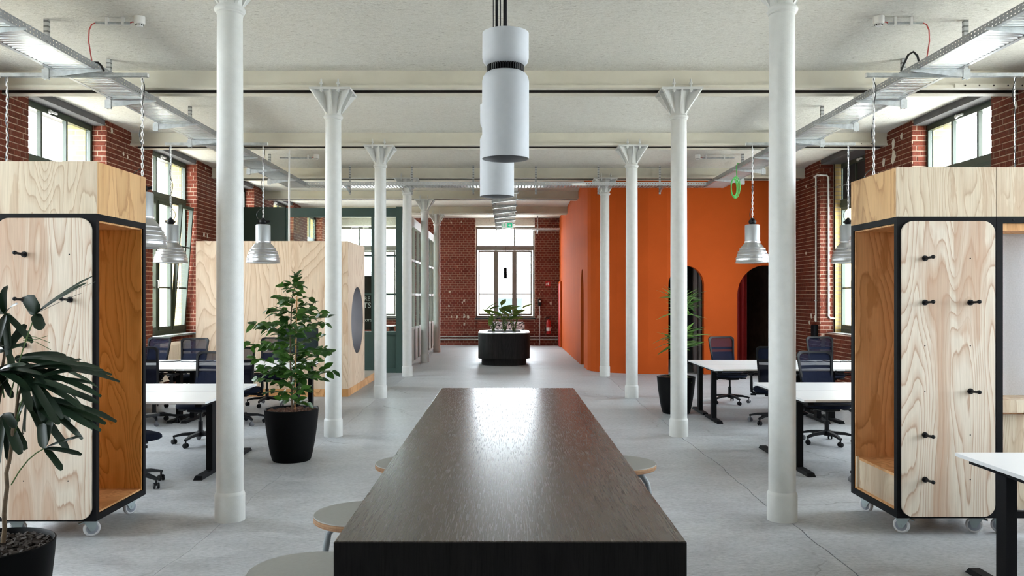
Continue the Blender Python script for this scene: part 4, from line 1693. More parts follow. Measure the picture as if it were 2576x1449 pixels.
# ================================================================== WHEELED PLYWOOD CABINETS
def caster(parent, x, y, rz, sx):
    c = bpy.data.objects.new('caster', None)
    COL.objects.link(c)
    c.parent = parent
    c.location = (x, y, 0)
    c.rotation_euler = (0, 0, rz)
    MB().lathe([(.0, -.017), (.048, -.017), (.056, -.010), (.057, 0), (.056, .010), (.048, .017), (0, .017)], 28, (0, 0, .057), rot3(0, R(90), 0), cap=False).mat(1).lathe([(0, -.0185), (.038, -.0182), (.041, -.0165)], 24, (0, 0, .057), rot3(0, R(90), 0), cap=False).lathe([(.041, .0165), (.038, .0182), (0, .0185)], 24, (0, 0, .057), rot3(0, R(90), 0), cap=False).build('wheel', [M['wheel'], M['wheel_hub']], c, smooth=40)
    f = MB()
    for s in (-1, 1):
        p = [(-.060, .118), (-.016, .044), (-.008, .040), (.008, .040), (.016, .044), (.038, .118)]
        f.prism([(-b, a) for a, b in p][::-1] if False else p, -.0015, .0015, rot3(R(90), 0, R(90)), (s * .0225, 0, 0))
    f.box(-.05, -.06, .117, .05, .05, .1295)
    f.cyl((-.026, 0, .057), (.026, 0, .057), .009, 8)
    f.bar((0, -.045, .112), (0, -.085, .100), .035, .006)
    f.build('fork', M['fork'], c)
    return c


def cabinet(label, X0, YF_, W, D, sx, ZT, ZF, inner, bench, hooks, holes, open_front=False, warm='ply_warm'):
    """X0 = aisle corner, grows away from the aisle (sx); side niche faces the aisle unless the front is open"""
    t = thing('wheeled_cabinet', label, 'cabinet', (X0, YF_, 0), 0, 'wheeled plywood cabinets')
    zb, tb = .130, .045

    def bx(m, x0, y0, z0, x1, y1, z1): return m.box(sx * x0, y0, z0, sx * x1, y1, z1)
    f = MB()
    for x in (0, W - tb):
        for y in (0, D - tb):
            bx(f, x, y, zb, x + tb, y + tb, ZF)
    for z0, z1 in ((zb, zb + tb), (ZF - tb, ZF)):
        bx(f, tb, 0, z0, W - tb, tb, z1); bx(f, tb, D - tb, z0, W - tb, D, z1)
        bx(f, 0, tb, z0, tb, D - tb, z1); bx(f, W - tb, tb, z0, W, D - tb, z1)
    f.build('frame', M['steel_black'], t)
    # plywood box on top
    b = MB()
    bx(b, 0, 0, ZF, W - .002, .018, ZT)
    b.build('top_box_front', M['ply_top'], t)
    b = MB(); bx(b, 0, .018, ZF, .018, D, ZT); b.build('top_box_side', M['ply_side_lit'], t)
    b = MB(); bx(b, .018, D - .018, ZF, W - .002, D, ZT); bx(b, W - .02, .018, ZF, W - .002, D - .018, ZT); bx(b, .018, .018, ZT - .03, W - .02, D - .018, ZT - .012)
    bx(b, 0.018, .018, ZF, W - .02, D - .018, ZF + .012)
    b.build('top_box_back', M['ply_top'], t)
    if not open_front:
        bk = MB(); bx(bk, tb, .020, zb + tb, W - tb, .030, ZF - tb); bk.build('backing_plate', M['steel_black'], t)
        gus = MB(); bx(gus, .012, .004, zb + .004, W - .012, .018, ZF - .004); gus.build('gusset_plate', M['steel_black'], t)
        m = MB()
        m.prism([(sx * x, z) for x, z in rrect(.027, .142, W - .014, ZF - .032, .085, 8)][::sx], -.004, .014, RX90, (0, 0, 0))
        pn = m.build('front_panel', M['ply_pale'], t, bevel=.0025)
        # niche linings
        m = MB(); bx(m, .012, D - tb - .012, zb + tb, W - tb, D - tb, ZF - tb); m.build('back_lining', M[inner], t)
        m = MB(); bx(m, .012, .031, zb + tb, W - tb, .040, ZF - tb); m.build('front_lining', M[inner], t)
        m = MB(); bx(m, .016, tb, ZF - tb - .012, W - tb, D - tb - .012, ZF - tb); m.build('ceiling_lining', M[warm], t)
        m = MB(); bx(m, .016, tb, zb + tb - .002, W - tb, D - tb - .012, zb + tb + .012); m.build('floor_lining', M[warm], t)
        m = MB(); bx(m, W - tb, tb, zb + tb, W - tb + .012, D - tb, ZF - tb); m.build('inner_lining', M[inner], t)
        if bench:
            m = MB(); bx(m, .035, .045, zb + tb + .012, .053, D - tb - .014, .405); m.build('bench_front', M['ply_top'], t)
            m = MB(); bx(m, .030, .045, .405, W - tb, D - tb - .014, .425); m.build('bench_top', M['ply_warm'], t)
            m = MB(); bx(m, .014, D - tb - .030, zb + tb + .012, .032, D - tb - .012, .43); m.build('bench_cleat', M['ply_top'], t)
    else:
        m = MB(); bx(m, tb, .30, .96, W - tb, .325, ZF - tb - .05); m.build('felt_back', M['felt'], t)
        m = MB(); bx(m, tb, .02, ZF - tb - .055, W - tb, .32, ZF - tb - .002); m.build('top_strip', M['ply_warm'], t)
        m = MB(); bx(m, tb, .0, .875, W - tb, .32, .965); m.build('shelf', M['ply_top'], t)
        m = MB(); bx(m, tb, .06, .175, W - tb, .078, .855); m.build('lower_panel', M['ply_top'], t)
        m = MB(); bx(m, tb, .09, .855, W - tb, .30, .875); m.build('shelf_cleat', M['ply_warm'], t)
        m = MB(); bx(m, tb, D - .03, zb + tb, W - tb, D - .012, ZF - tb); m.build('back_panel', M['ply_top'], t)
        for xx in (.22, .38):
            MB().cyl((sx * xx * .55, -.004, ZF - .022), (sx * xx * .55, .001, ZF - .022), .006, 8).build('bolt', M['plastic_black'], t)
    for (hx, hz) in hooks:
        x, z = sx * (hx), hz
        h = MB().cyl((x, -.014, z), (x, -.026, z), .021, 16, .019)
        h.tube([(x, -.024, z), (x, -.07, z + .002), (x, -.105, z + .004), (x, -.125, z + .006)], [.011, .0085, .009, .014], 10)
        h.lathe([(0, -.014), (.010, -.010), (.014, 0), (.010, .010), (0, .014)], 12, (x, -.13, z + .006))
        h.build('peg_hook', M['plastic_black'], t, smooth=50)
    if holes:
        m = MB()
        for (hx, hz) in holes:
            m.cyl((sx * hx, -.0145, hz), (sx * hx, -.0135, hz), .005, 8)
        m.build('peg_hole', M['steel_black'], t)['kind'] = 'stuff'
    for i, (x, y, rz) in enumerate(((.08, .10, .9), (.08, D - .10, .5), (W - .10, .10, 1.0), (W - .10, D - .10, 2.0))):
        caster(t, sx * x, y, sx * rz, sx)
    return t


M['ply_side_lit'] = plywood('plywood_side_lit', (.64, .40, .19), (.48, .265, .11), 2.4, .6, 4, soft=.4, zone_at=.62)  # warm light on the box side is put into its plywood colour


def h_of(pxx, py, X0, sx, Y):
    return (abs((pxx - 1273) / 2100 * Y - X0), 1.7 - (py - 745) / 2100 * Y)


YRF, YLF = 5.90, 5.815
XR0, XL0 = 2.763, -2.855
hk = [h_of(a, b, XR0, 1, YRF - .01) for a, b in ((2326, 650), (2326, 761), (2440, 761), (2440, 984), (2326, 1094), (2326, 1206))]
hl = [h_of(a, b, XR0, 1, YRF - .01) for a, b in ((2440, 650), (2326, 870), (2440, 870), (2326, 984), (2440, 1094), (2440, 1206))]
cabinet('plywood cabinet on casters with six black pegs and a bench niche facing the aisle', XR0, YRF, .702, .785, 1, 2.612, 2.262, 'ply_warm', True, hk, hl)
cabinet('plywood cabinet on casters with grey felt back, cut off by the picture edge', XR0 + .704, YRF, .702, .785, 1, 2.612, 2.262, 'ply_warm', False, [], [], open_front=True)
hk = [h_of(a, b, XL0, -1, YLF - .01) for a, b in ((62, 640), (177, 754), (62, 754), (62, 868), (177, 982))]
hl = [h_of(a, b, XL0, -1, YLF - .01) for a, b in ((175, 640), (174, 868), (60, 1210), (172, 1210), (60, 1090))]
cabinet('plywood cabinet on casters with an amber lined niche, behind the palm', XL0, YLF, .702, .80, -1, 2.64, 2.276, 'ply_amber', False, hk, hl, warm='ply_warm')


# ================================================================== DESKS
def make_desk():
    t = thing('desk', 'x', 'desk')
    W, D, z = 1.6, .785, .73
    MB().box(-W / 2, -D / 2, z - .022, W / 2, D / 2, z).build('tabletop', M['white'], t)
    e = MB().box(-W / 2 + .11, -D / 2 - .0012, z - .0215, W / 2 - .02, -D / 2, z - .002)
    e.build('edge_band', M['desk_edge'], t)
    for s in (-1, 1):
        x = s * (W / 2 - .085)
        l = MB().box(x - .03, -.05, .03, x + .03, .05, z - .05).build('leg', M['steel_black'], t)
        MB().box(x - .022, -.042, z - .30, x + .022, .042, z - .022).build('inner_tube', M['plastic_black'], l)
        ft = MB().add([(x - .04, -.36, 0), (x + .04, -.36, 0), (x + .04, .36, 0), (x - .04, .36, 0),
                       (x - .034, -.33, .034), (x + .034, -.33, .034), (x + .034, .33, .034), (x - .034, .33, .034)],
                      [(0, 3, 2, 1), (4, 5, 6, 7), (0, 1, 5, 4), (1, 2, 6, 5), (2, 3, 7, 6), (3, 0, 4, 7)])
        ft.build('foot', M['steel_black'], t)
        MB().box(x - .03, -D / 2 + .06, z - .058, x + .03, D / 2 - .06, z - .022).build('top_arm', M['steel_black'], t)
    MB().box(-W / 2 + .11, -.06, z - .066, W / 2 - .11, -.02, z - .024).build('crossbar', M['steel_black'], t)
    MB().box(-W / 2 + .11, .02, z - .066, W / 2 - .11, .06, z - .024).build('crossbar', M['steel_black'], t)
    MB().box(-W / 2 + .2, D / 2 - .16, z - .14, W / 2 - .2, D / 2 - .05, z - .135).build('cable_tray_shelf', M['steel_black'], t)
    return t


desk0 = make_desk()
D2 = .785 / 2
DESKS = []


def put_desk(x, y, rz, lab, grp):
    if not DESKS:
        desk0.location = (x, y, 0); desk0.rotation_euler = (0, 0, rz); desk0['label'] = lab; desk0['group'] = grp
        DESKS.append(desk0)
    else:
        DESKS.append(dup(desk0, (x, y, 0), rz, lab, grp))


GL, GR = 'white desks on the palm side', 'white desks on the bench cabinet side'
put_desk(-2.76 - .8, 7.66 + D2, PI, 'white desk with black legs whose corner pokes out between cabinet and first column', GL)
put_desk(-2.76 - .8, 8.465 + D2, 0, 'white desk backing onto the one at the first column, behind the amber niche cabinet', GL)
DESKS[-1].rotation_euler = (0, 0, 0)
put_desk(-2.79 - .8, 11.10 + D2, 0, 'white desk with cables near the ficus, on the side nearer the camera', GL)
put_desk(-2.79 - .8, 11.905 + D2, PI, 'white desk carrying the black monitor behind the ficus', GL)
put_desk(-4.41 - .8, 11.10 + D2, 0, 'white desk seen beyond the amber niche cabinet, towards the radiator, camera side', GL)
put_desk(-4.41 - .8, 11.905 + D2, PI, 'white desk nearest the radiator and tilted window', GL)
put_desk(2.785 + .8, 4.395 + D2, PI, 'white desk cut off by the bottom right picture edge before the felt cabinet', GR)
put_desk(2.785 + .8, 7.80 + D2, 0, 'white desk beside the first column and bench cabinet, camera side of its pair', GR)
put_desk(2.785 + .8, 8.605 + D2, PI, 'white desk behind the first column, far side of its pair by the bench cabinet', GR)
put_desk(2.765 + .8, 11.07 + D2, 0, 'white desk next to the dracaena pot, camera side of its pair', GR)
put_desk(2.765 + .8, 11.875 + D2, PI, 'white desk next to the dracaena pot, side nearer the orange wall', GR)
put_desk(4.385 + .8, 11.07 + D2, 0, 'white desk by the brick pier conduits, camera side of its pair', GR)
put_desk(4.385 + .8, 11.875 + D2, PI, 'white desk by the brick pier conduits, wall side of its pair', GR)


# ================================================================== OFFICE CHAIRS
def sup(rx, ry, n=28, e=2.6):
    p = []
    for i in range(n):
        a = 2 * PI * i / n
        c, s = math.cos(a), math.sin(a)
        p.append((rx * math.copysign(abs(c) ** (2 / e), c), ry * math.copysign(abs(s) ** (2 / e), s)))
    return p


def make_chair():
    t = thing('office_chair', 'x', 'chair')
    b = MB()
    b.lathe([(.032, .085), (.042, .09), (.042, .13), (.034, .15), (.0, .15)], 16)
    for k in range(5):
        a = R(90 + 72 * k)
        d = Vector((math.cos(a), math.sin(a), 0))
        b.bar(d * .02 + Vector((0, 0, .122)), d * .20 + Vector((0, 0, .112)), .05, .040, w2=.038, h2=.030)
        b.bar(d * .20 + Vector((0, 0, .112)), d * .305 + Vector((0, 0, .088)), .038, .030, w2=.028, h2=.022)
    b.build('star_base', M['plastic_black'], t, smooth=30)
    for k in range(5):
        a = R(90 + 72 * k)
        d = Vector((math.cos(a), math.sin(a), 0))
        p = d * .295
        w_ = R(90 + 72 * k + 50 * (k % 3))
        ax = Vector((math.cos(w_), math.sin(w_), 0))
        q = Vector((0, 0, 1)).rotation_difference(ax).to_matrix()
        c = MB()
        for s in (-1, 1):
            c.lathe([(0, -.009), (.024, -.009), (.0285, -.004), (.0285, .006), (.022, .010), (0, .010)], 16, p + Vector((0, 0, .0285)) + ax * (s * .017), q, cap=False)
        c.cyl(p + Vector((0, 0, .03)), p + Vector((0, 0, .085)), .009, 8)
        c.build('caster', M['rubber'] if k % 2 else M['plastic_black'], t, smooth=40)
    MB().cyl((0, 0, .14), (0, 0, .26), .026, 14).cyl((0, 0, .25), (0, 0, .39), .014, 12).build('gas_lift', M['plastic_black'], t, smooth=40)
    m = MB().box(-.10, -.16, .375, .10, .12, .418).box(-.05, -.24, .36, .05, -.12, .40)
    m.build('tilt_mechanism', M['plastic_black'], t, bevel=.01)
    for s in (-1, 1):
        MB().cyl((s * .10, -.02, .392), (s * .235, -.02, .388), .007, 8).box(s * .21, -.05, .372, s * .28, .01, .396).build('lever', M['plastic_black'], t)
    # upholstered seat
    s = MB()
    lv = [(.20, .20, .415), (.235, .225, .42), (.25, .240, .445), (.245, .238, .468), (.225, .218, .482), (.15, .15, .488)]
    vs = []
    n = 28
    for rx, ry, z in lv:
        for (x, y) in sup(rx, ry, n):
            dip = -.022 * max(0, (y - .14) / .10) if z > .44 else 0
            vs.append((x, y + .01, z + dip))
    fs = []
    for j in range(len(lv) - 1):
        for i in range(n):
            fs.append((j * n + i, j * n + (i + 1) % n, (j + 1) * n + (i + 1) % n, (j + 1) * n + i))
    fs += [tuple(range(n - 1, -1, -1)), tuple((len(lv) - 1) * n + i for i in range(n))]
    s.add(vs, fs)
    s.build('seat', M['navy'], t, smooth=60)

    # back: a rounded frame that narrows into a spine, mesh stretched inside
    def backy(z, x): return -.205 - .085 * ((z - .50) / .55) ** 1.3 - .035 * (1 - (abs(x) / .22) ** 2) + .045 * max(0, 1 - abs(z - .66) / .16)
    out = rrect(-.225, .50, .225, 1.045, .055, 6)
    out = [(x * (.80 + .20 * min(1, max(0, (z - .50) / .32))), z) for x, z in out]
    f = MB()
    k = len(out)
    vs = []
    for x, z in out:
        l = math.hypot(x, z - .78)
        nxx, nzz = x / .225, (z - .78) / .28
        ix = x - .026 * max(-1, min(1, nxx * 1.2))
        iz = z - .026 * max(-1, min(1, nzz * 1.2))
        for (xx, zz, dy) in ((x, z, .012), (x, z, -.014), (ix, iz, -.014), (ix, iz, .012)):
            vs.append((xx, backy(z, x) + dy, zz))
    fs = []
    for i in range(k):
        i2 = (i + 1) % k
        for j in range(4):
            j2 = (j + 1) % 4
            fs.append((i * 4 + j, i * 4 + j2, i2 * 4 + j2, i2 * 4 + j))
    f.add(vs, fs)
    f.bar((-.15, backy(.53, .15), .535), (-.045, -.175, .405), .035, .022, (0, 1, 0))
    f.bar((.15, backy(.53, .15), .535), (.045, -.175, .405), .035, .022, (0, 1, 0))
    f.bar((-.06, -.18, .395), (.06, -.18, .395), .05, .03)
    f.build('back_frame', M['plastic_black'], t, smooth=45)

    def sheet(z0, z1, inset, dy):
        m = MB()
        NX, NZ = 10, 10
        vs = []
        for j in range(NZ + 1):
            z = z0 + (z1 - z0) * j / NZ
            hw = (.225 - inset) * (.80 + .20 * min(1, max(0, (z - .50) / .32)))
            for i in range(NX + 1):
                x = -hw + 2 * hw * i / NX
                vs.append((x, backy(z, x) + dy, z))
        n_ = NX + 1
        m.add(vs, [(j * n_ + i, j * n_ + i + 1, (j + 1) * n_ + i + 1, (j + 1) * n_ + i) for j in range(NZ) for i in range(NX)])
        return m
    sheet(.52, 1.03, .014, .0).build('back_mesh', M['mesh'], t, smooth=60)
    sheet(.56, .80, .02, -.012).build('lower_back_pad', M['mesh_dense'], t, smooth=60)
    sheet(.835, .875, .03, -.02).build('lumbar_bar', M['plastic_black'], t, smooth=60)
    for s in (-1, 1):
        MB().tube([(s * .10, -.03, .40), (s * .22, -.03, .395), (s * .265, -.03, .42), (s * .272, -.035, .50), (s * .272, -.04, .64)], [.016, .016, .018, .020, .016], 10).build('arm_post', M['plastic_black'], t, smooth=60)
        p = MB()
        p.prism([(x + s * .27, y - .0) for x, y in sup(.042, .125, 20, 3)], .642, .668)
        p.build('armrest', M['plastic_black'], t, bevel=.006)
    return t


ch0 = make_chair()
CG = 'office chairs at the white desks'
CH = [  # x, y, turn (0 = faces away from the camera), label
    (-3.52, 9.62, R(168), 'black mesh office chair facing the camera behind the white desk at the first column'),
    (-3.36, 7.46, R(-38), 'black office chair half hidden by the amber niche cabinet, only seat edge and casters showing'),
    (-4.70, 11.15, R(-8), 'black mesh office chair seen from behind, beside the amber niche cabinet edge'),
    (-4.90, 12.82, R(176), 'navy mesh office chair in front of the white radiator'),
    (-5.62, 13.05, R(160), 'navy office chair under the brick sill, mostly hidden behind the amber niche cabinet'),
    (-3.52, 11.12, R(6), 'black mesh office chair between the first column and the ficus pot'),
    (-3.72, 13.0, R(172), 'black mesh office chair behind the ficus leaves, next to the monitor'),
    (3.72, 9.68, R(-172), 'navy mesh office chair facing the camera between first column and bench cabinet'),
    (3.56, 11.16, R(-14), 'black mesh office chair half hidden by the first column, turned towards the dracaena desk'),
    (3.56, 13.28, R(-166), 'navy office chair standing before the wide arch of the orange wall'),
    (5.10, 13.25, R(-176), 'small looking navy office chair below the brick pier conduits'),
    (3.46, 7.64, R(18), 'office chair hidden behind the bench cabinet, one caster peeping out'),
]
for i, (x, y, rz, lab) in enumerate(CH):
    if i == 0:
        ch0.location = (x, y, 0); ch0.rotation_euler = (0, 0, rz); ch0['label'] = lab; ch0['group'] = CG
    else:
        dup(ch0, (x, y, 0), rz, lab, CG)

# monitor and desk clutter
t = thing('monitor', 'black computer monitor on the white desk behind the ficus', 'monitor', (-3.08, 12.35, .73))
MB().box(-.30, -.012, .13, .30, .022, .49).build('housing', M['plastic_black'], t, bevel=.004)
MB().box(-.292, -.0145, .145, .292, -.012, .482).build('screen', M['screen'], t)
MB().box(-.03, .02, .0, .03, .04, .30).build('stand', M['steel_black'], t)
MB().prism(rrect(-.12, -.09, .12, .09, .02), 0, .012).build('base', M['steel_black'], t)
for i, (x0, x1, y, lab) in enumerate(((-5.4, -3.9, 12.3, 'thin black cable lying across the white desks before the radiator'),
                                      (4.3, 5.4, 12.3, 'thin black cable lying on the white desk by the brick pier conduits'))):
    pts = [(x0 + (x1 - x0) * k / 24, y + .07 * math.sin(k * .9) + .04 * math.sin(k * 2.3), .738) for k in range(25)]
    tag(MB().tube(pts, .007, 6).build('desk_cable', M['cable_black'], smooth=60), lab, 'cable')


# ================================================================== PLYWOOD BOOTH WITH ROUND OPENING
BX0, BX1, BY0, BY1, BZ = -5.24, -2.67, 14.10, 15.76, 2.63
t = thing('plywood_booth', 'large plywood booth with a round steel lined opening behind the ficus', 'booth', ((BX0 + BX1) / 2, (BY0 + BY1) / 2, 0))
cx, cy = (BX0 + BX1) / 2, (BY0 + BY1) / 2
hx, hy = (BX1 - BX0) / 2, (BY1 - BY0) / 2
pan = [-hx, -hx + 1.24, hx - .085, hx]
for a, b in zip(pan[:-1], pan[1:]):
    MB().box(a + .0008, -hy, .13, b - .0008, -hy + .03, BZ).build('front_board', M['ply_booth'], t)
MB().box(-hx, -hy + .03, .13, -hx + .03, hy, BZ).build('side_board', M['ply_booth'], t)
MB().box(-hx + .03, hy - .03, .13, hx, hy, BZ).build('back_board', M['ply_booth'], t)
MB().box(-hx + .03, -hy + .03, BZ - .03, hx - .03, hy - .03, BZ).build('roof_board', M['ply_booth'], t)
# side with the round opening
yc, zc, rr = 15.0 - cy, 1.27, .595
y0, y1, z0, z1 = -hy, hy - .03, .13, BZ
N = 96
ring, sq = [], []
for i in range(N):
    a = 2 * PI * i / N
    c, s = math.cos(a), math.sin(a)
    ring.append((yc + rr * c, zc + rr * s))
    ky = ((y1 - yc) / c if c > 1e-9 else (y0 - yc) / c if c < -1e-9 else 1e9)
    kz = ((z1 - zc) / s if s > 1e-9 else (z0 - zc) / s if s < -1e-9 else 1e9)
    kk = min(ky, kz)
    sq.append((yc + kk * c, zc + kk * s))
m = MB()
for x, fl in ((hx, 0), (hx - .03, 1)):
    vs = [(x, a, b) for a, b in ring] + [(x, a, b) for a, b in sq]
    fs = [(i, N + i, N + (i + 1) % N, (i + 1) % N) for i in range(N)]
    m.add(vs, [f[::-1] if fl else f for f in fs])
    for (yy, zz) in ((y0, z0), (y1, z0), (y1, z1), (y0, z1)):   # corners between neighbouring rays
        best = sorted(range(N), key=lambda i: (sq[i][0] - yy) ** 2 + (sq[i][1] - zz) ** 2)[:2]
        m.add([(x, yy, zz), (x,) + sq[best[0]], (x,) + sq[best[1]]], [(0, 1, 2)])
vs = [(hx, a, b) for a, b in ring] + [(hx - .03, a, b) for a, b in ring]
m.add(vs, [(i, (i + 1) % N, N + (i + 1) % N, N + i) for i in range(N)])
m.build('round_board', M['ply_booth_side'] if 'ply_booth_side' in M else M['ply_booth'], t)
m = MB()
rt = rr - .004
ra = [(yc + rt * math.cos(2 * PI * i / N), zc + rt * math.sin(2 * PI * i / N)) for i in range(N)]
vs = [(hx - .004, a, b) for a, b in ra] + [(hx - .42, a, b) for a, b in ra]
m.add(vs, [(i, (i + 1) % N, N + (i + 1) % N, N + i) for i in range(N)])
m.build('tunnel_lining', M['steel_tunnel'], t, smooth=60)
MB().cyl((hx - .42, yc, zc), (hx - .45, yc, zc), rt, 48).build('tunnel_back', M['felt'], t)
MB().box(-hx - .0, -hy - .0, 0, hx + .0, -hy + .04, .128).box(hx - .04, -hy + .04, 0, hx, hy + 2.0, .128).build('plinth', M['ply_warm'], t)
MB().box(-hx + .1, hy + .01, .06, hx - .04, hy + 2.0, .12).build('raised_floor', M['panel_grey'], t)

# inside the office: a plain desk before the far windows
t = thing('office_desk', 'white desk inside the glazed office below the bright far window', 'desk', (-4.6, 27.4, 0))
MB().box(-.95, -.4, .71, .95, .4, .74).build('tabletop', M['white'], t)
for sx in (-.85, .85):
    MB().box(sx - .03, -.35, 0, sx + .03, .35, .71).build('leg', M['steel_black'], t)


# ================================================================== PLANTS
def pot(name, label, loc, grp, soil, s=1.0):
    t = thing(name, label, 'plant', loc, 0, grp)
    MB().lathe([(0, 0), (.185 * s, 0), (.197 * s, .012), (.218 * s, .09), (.238 * s, .20), (.257 * s, .33), (.270 * s, .45), (.276 * s, .525), (.277 * s, .532), (.270 * s, .535), (.262 * s, .525), (.258 * s, .47), (0, .47)], 48, cap=False).build('pot', M['pot'], t, smooth=40)
    g = MB()
    n = 40
    rs = [0, .06, .12, .18, .22, .262]
    vs = [(0, 0, .512)]
    for r in rs[1:]:
        for i in range(n):
            a = 2 * PI * i / n
            vs.append((r * s * math.cos(a), r * s * math.sin(a), .512 - .012 * (r / .26) ** 2 + random.uniform(-.004, .004)))
    fs = [(0, 1 + i, 1 + (i + 1) % n) for i in range(n)]
    for j in range(len(rs) - 2):
        for i in range(n):
            fs.append((1 + j * n + i, 1 + (j + 1) * n + i, 1 + (j + 1) * n + (i + 1) % n, 1 + j * n + (i + 1) % n))
    g.add(vs, fs)
    g.build('soil', M[soil], t)
    k = MB()
    for i in range(420):
        a, r = random.uniform(0, 2 * PI), .25 * s * math.sqrt(random.random())
        d = random.uniform(.010, .022)
        k.obox((r * math.cos(a), r * math.sin(a), .510 + random.uniform(-.002, .008)), (d * random.uniform(.8, 1.9), d, d * .6),
               rot3(random.uniform(-.5, .5), random.uniform(-.5, .5), random.uniform(0, 6)))
    k.build('mulch' if soil == 'bark_soil' else 'clay_pebbles', M[soil], t)['kind'] = 'stuff'
    return t


def leaf_mesh(name, L, W, mat, tip=.5, fold=.25, droop=.15, segs=5, blunt=0.0, wave=0.0):
    """a leaf along +x, folded along its midrib, drooping towards the tip"""
    vs, fs = [], []
    for i in range(segs + 1):
        u = i / segs
        w = W / 2 * (math.sin(PI * min(1, u ** tip)) ** .85 if not blunt else min(1, u * 4 + .25) * (1 if u < .93 else blunt))
        if i == 0: w = max(w, W * .05)
        if i == segs and not blunt: w = W * .02
        x, z = L * u, -droop * L * u * u
        zz = z + wave * math.sin(u * 9) * W
        vs += [(x, -w, zz + fold * w), (x, 0, z), (x, w, zz + fold * w)]
    for i in range(segs):
        a, b = 3 * i, 3 * i + 3
        fs += [(a, b, b + 1, a + 1), (a + 1, b + 1, b + 2, a + 2)]
    return MB().add(vs, fs).mesh(name, M[mat], 80)


def place_leaf(me, parent, p, d, up=Vector((0, 0, 1)), s=1.0, roll=0.0):
    d = Vector(d).normalized()
    y = Vector(up).cross(d)
    if y.length < 1e-4: y = Vector((0, 1, 0)).cross(d)
    y.normalize()
    z = d.cross(y)
    mx = Matrix((d, y, z)).transposed() @ Matrix.Rotation(roll, 3, 'X')
    o = bpy.data.objects.new('leaf', me)
    COL.objects.link(o)
    o.parent = parent
    o.matrix_local = Matrix.Translation(p) @ mx.to_4x4() @ Matrix.Scale(s, 4)
    return o


PG = 'plants in black pots'
# ---- ficus
rnd = random.Random(11)
fic = pot('potted_ficus', 'tall bushy ficus in a black pot with bark mulch, before the plywood booth', (-2.225, 8.66, 0), PG, 'bark_soil')
FL = [leaf_mesh('leaf', .100, .060, 'leaf_ficus', .80, .22, .12), leaf_mesh('leaf', .098, .056, 'leaf_ficus', .85, .30, .25), leaf_mesh('leaf', .090, .060, 'leaf_ficus', .75, .15, .05)]
trunk = [Vector((.01 * math.sin(z * 4), .012 * math.cos(z * 3), z)) for z in [.48 + .1 * k for k in range(14)]]
trunk[-1] = Vector((.05, 0, 1.86))
MB().tube(trunk, [.013 - .0006 * k for k in range(14)], 8).build('trunk', M['stem'], fic, smooth=60)
MB().cyl((.03, .01, .48), (.055, .0, 1.70), .007, 6).build('support_cane', M['ply_warm'], fic)
branches = []
for i in range(44):
    u = i / 43
    z = .58 + 1.24 * u
    prof = (.18 + .25 * math.sin(min(1, u * 2.4) * PI / 2)) if u < .55 else .43 * (1 - (u - .55) / .45) ** .8 + .06
    a = i * 2.399 + rnd.uniform(-.3, .3)
    branches.append((z, prof * rnd.uniform(.70, 1.05), a))
branches += [(1.10, .54, PI * .97), (1.28, .44, PI * 1.03), (.80, .44, .05), (.86, .42, PI * .9), (1.40, .40, -.15), (1.0, .40, .2), (.74, .36, PI * 1.05), (1.52, .27, PI), (.92, .44, PI * 1.1), (.84, .40, -.5)]
leaves = []
for z, ln, a in branches:
    base = Vector((.01, .0, z))
    d = Vector((math.cos(a), math.sin(a) * .95, rnd.uniform(.25, .60)))
    pts = [base + d * ln * s_ - Vector((0, 0, .22 * ln * s_ * s_)) for s_ in (0, .25, .5, .75, 1)]
    MB().tube(pts, [.006, .005, .004, .0032, .002], 5).build('twig', M['stem_green'], fic, smooth=60)
    k = max(5, int(ln * 34))
    for j in range(k):
        s_ = .12 + .88 * (j + rnd.uniform(0, .8)) / k
        p = base + d * ln * s_ - Vector((0, 0, .22 * ln * s_ * s_))
        sd = (-1) ** j
        out = Vector((math.cos(a + sd * rnd.uniform(.4, 1.4)), math.sin(a + sd * rnd.uniform(.4, 1.4)), rnd.uniform(-.55, .6)))
        leaves.append((p, out, Vector((rnd.uniform(-.5, .5), rnd.uniform(-1.3, .1), 1)), rnd.uniform(.78, 1.2)))
for k in range(9):
    a = k * 2.4
    leaves.append((Vector((.05, 0, 1.82 + .012 * k)), Vector((math.cos(a) * .8, math.sin(a) * .8, .5 + .05 * k)), Vector((0, -.4, 1)), .95))
for k in range(60):
    a, z = rnd.uniform(0, 6.28), rnd.uniform(.6, 1.7)
    leaves.append((Vector((.01 + .06 * math.cos(a), .06 * math.sin(a), z)), Vector((math.cos(a), math.sin(a), rnd.uniform(-.2, .7))), Vector((rnd.uniform(-.4, .4), -.8, 1)), rnd.uniform(.8, 1.1)))
leaves.sort(key=lambda q: q[0].y)                    # the ones on the camera side stand alone
extra = MB()
for i, (p, out, up, s_) in enumerate(leaves):
    if i < 300:
        place_leaf(rnd.choice(FL), fic, p, out, up, s_)
    else:
        me = rnd.choice(FL)
        d = out.normalized(); y = up.cross(d)
        if y.length < 1e-4: y = Vector((0, 1, 0)).cross(d)
        y.normalize(); mx = Matrix((d, y, d.cross(y))).transposed()
        extra.add([p + mx @ (v.co * s_) for v in me.vertices], [tuple(q.vertices) for q in me.polygons])
extra.build('leaves', M['leaf_ficus'], fic, smooth=80)['kind'] = 'stuff'

# ---- lady palm in the foreground
rnd = random.Random(5)
PX, PY = -2.435, 3.94
palm = pot('potted_palm', 'dark lady palm with fan leaves in a black pot of clay pebbles, bottom corner', (PX, PY, 0), PG, 'pebbles')
PM = {}


def palm_leaf(L, W, droop):
    key = (round(L, 2), round(W, 3), round(droop, 2))
    if key not in PM:
        PM[key] = leaf_mesh('leaf', key[0], key[1], 'leaf_palm', .6, .30, key[2], 7, blunt=.45)
    return PM[key]


SCL = PY / 2100


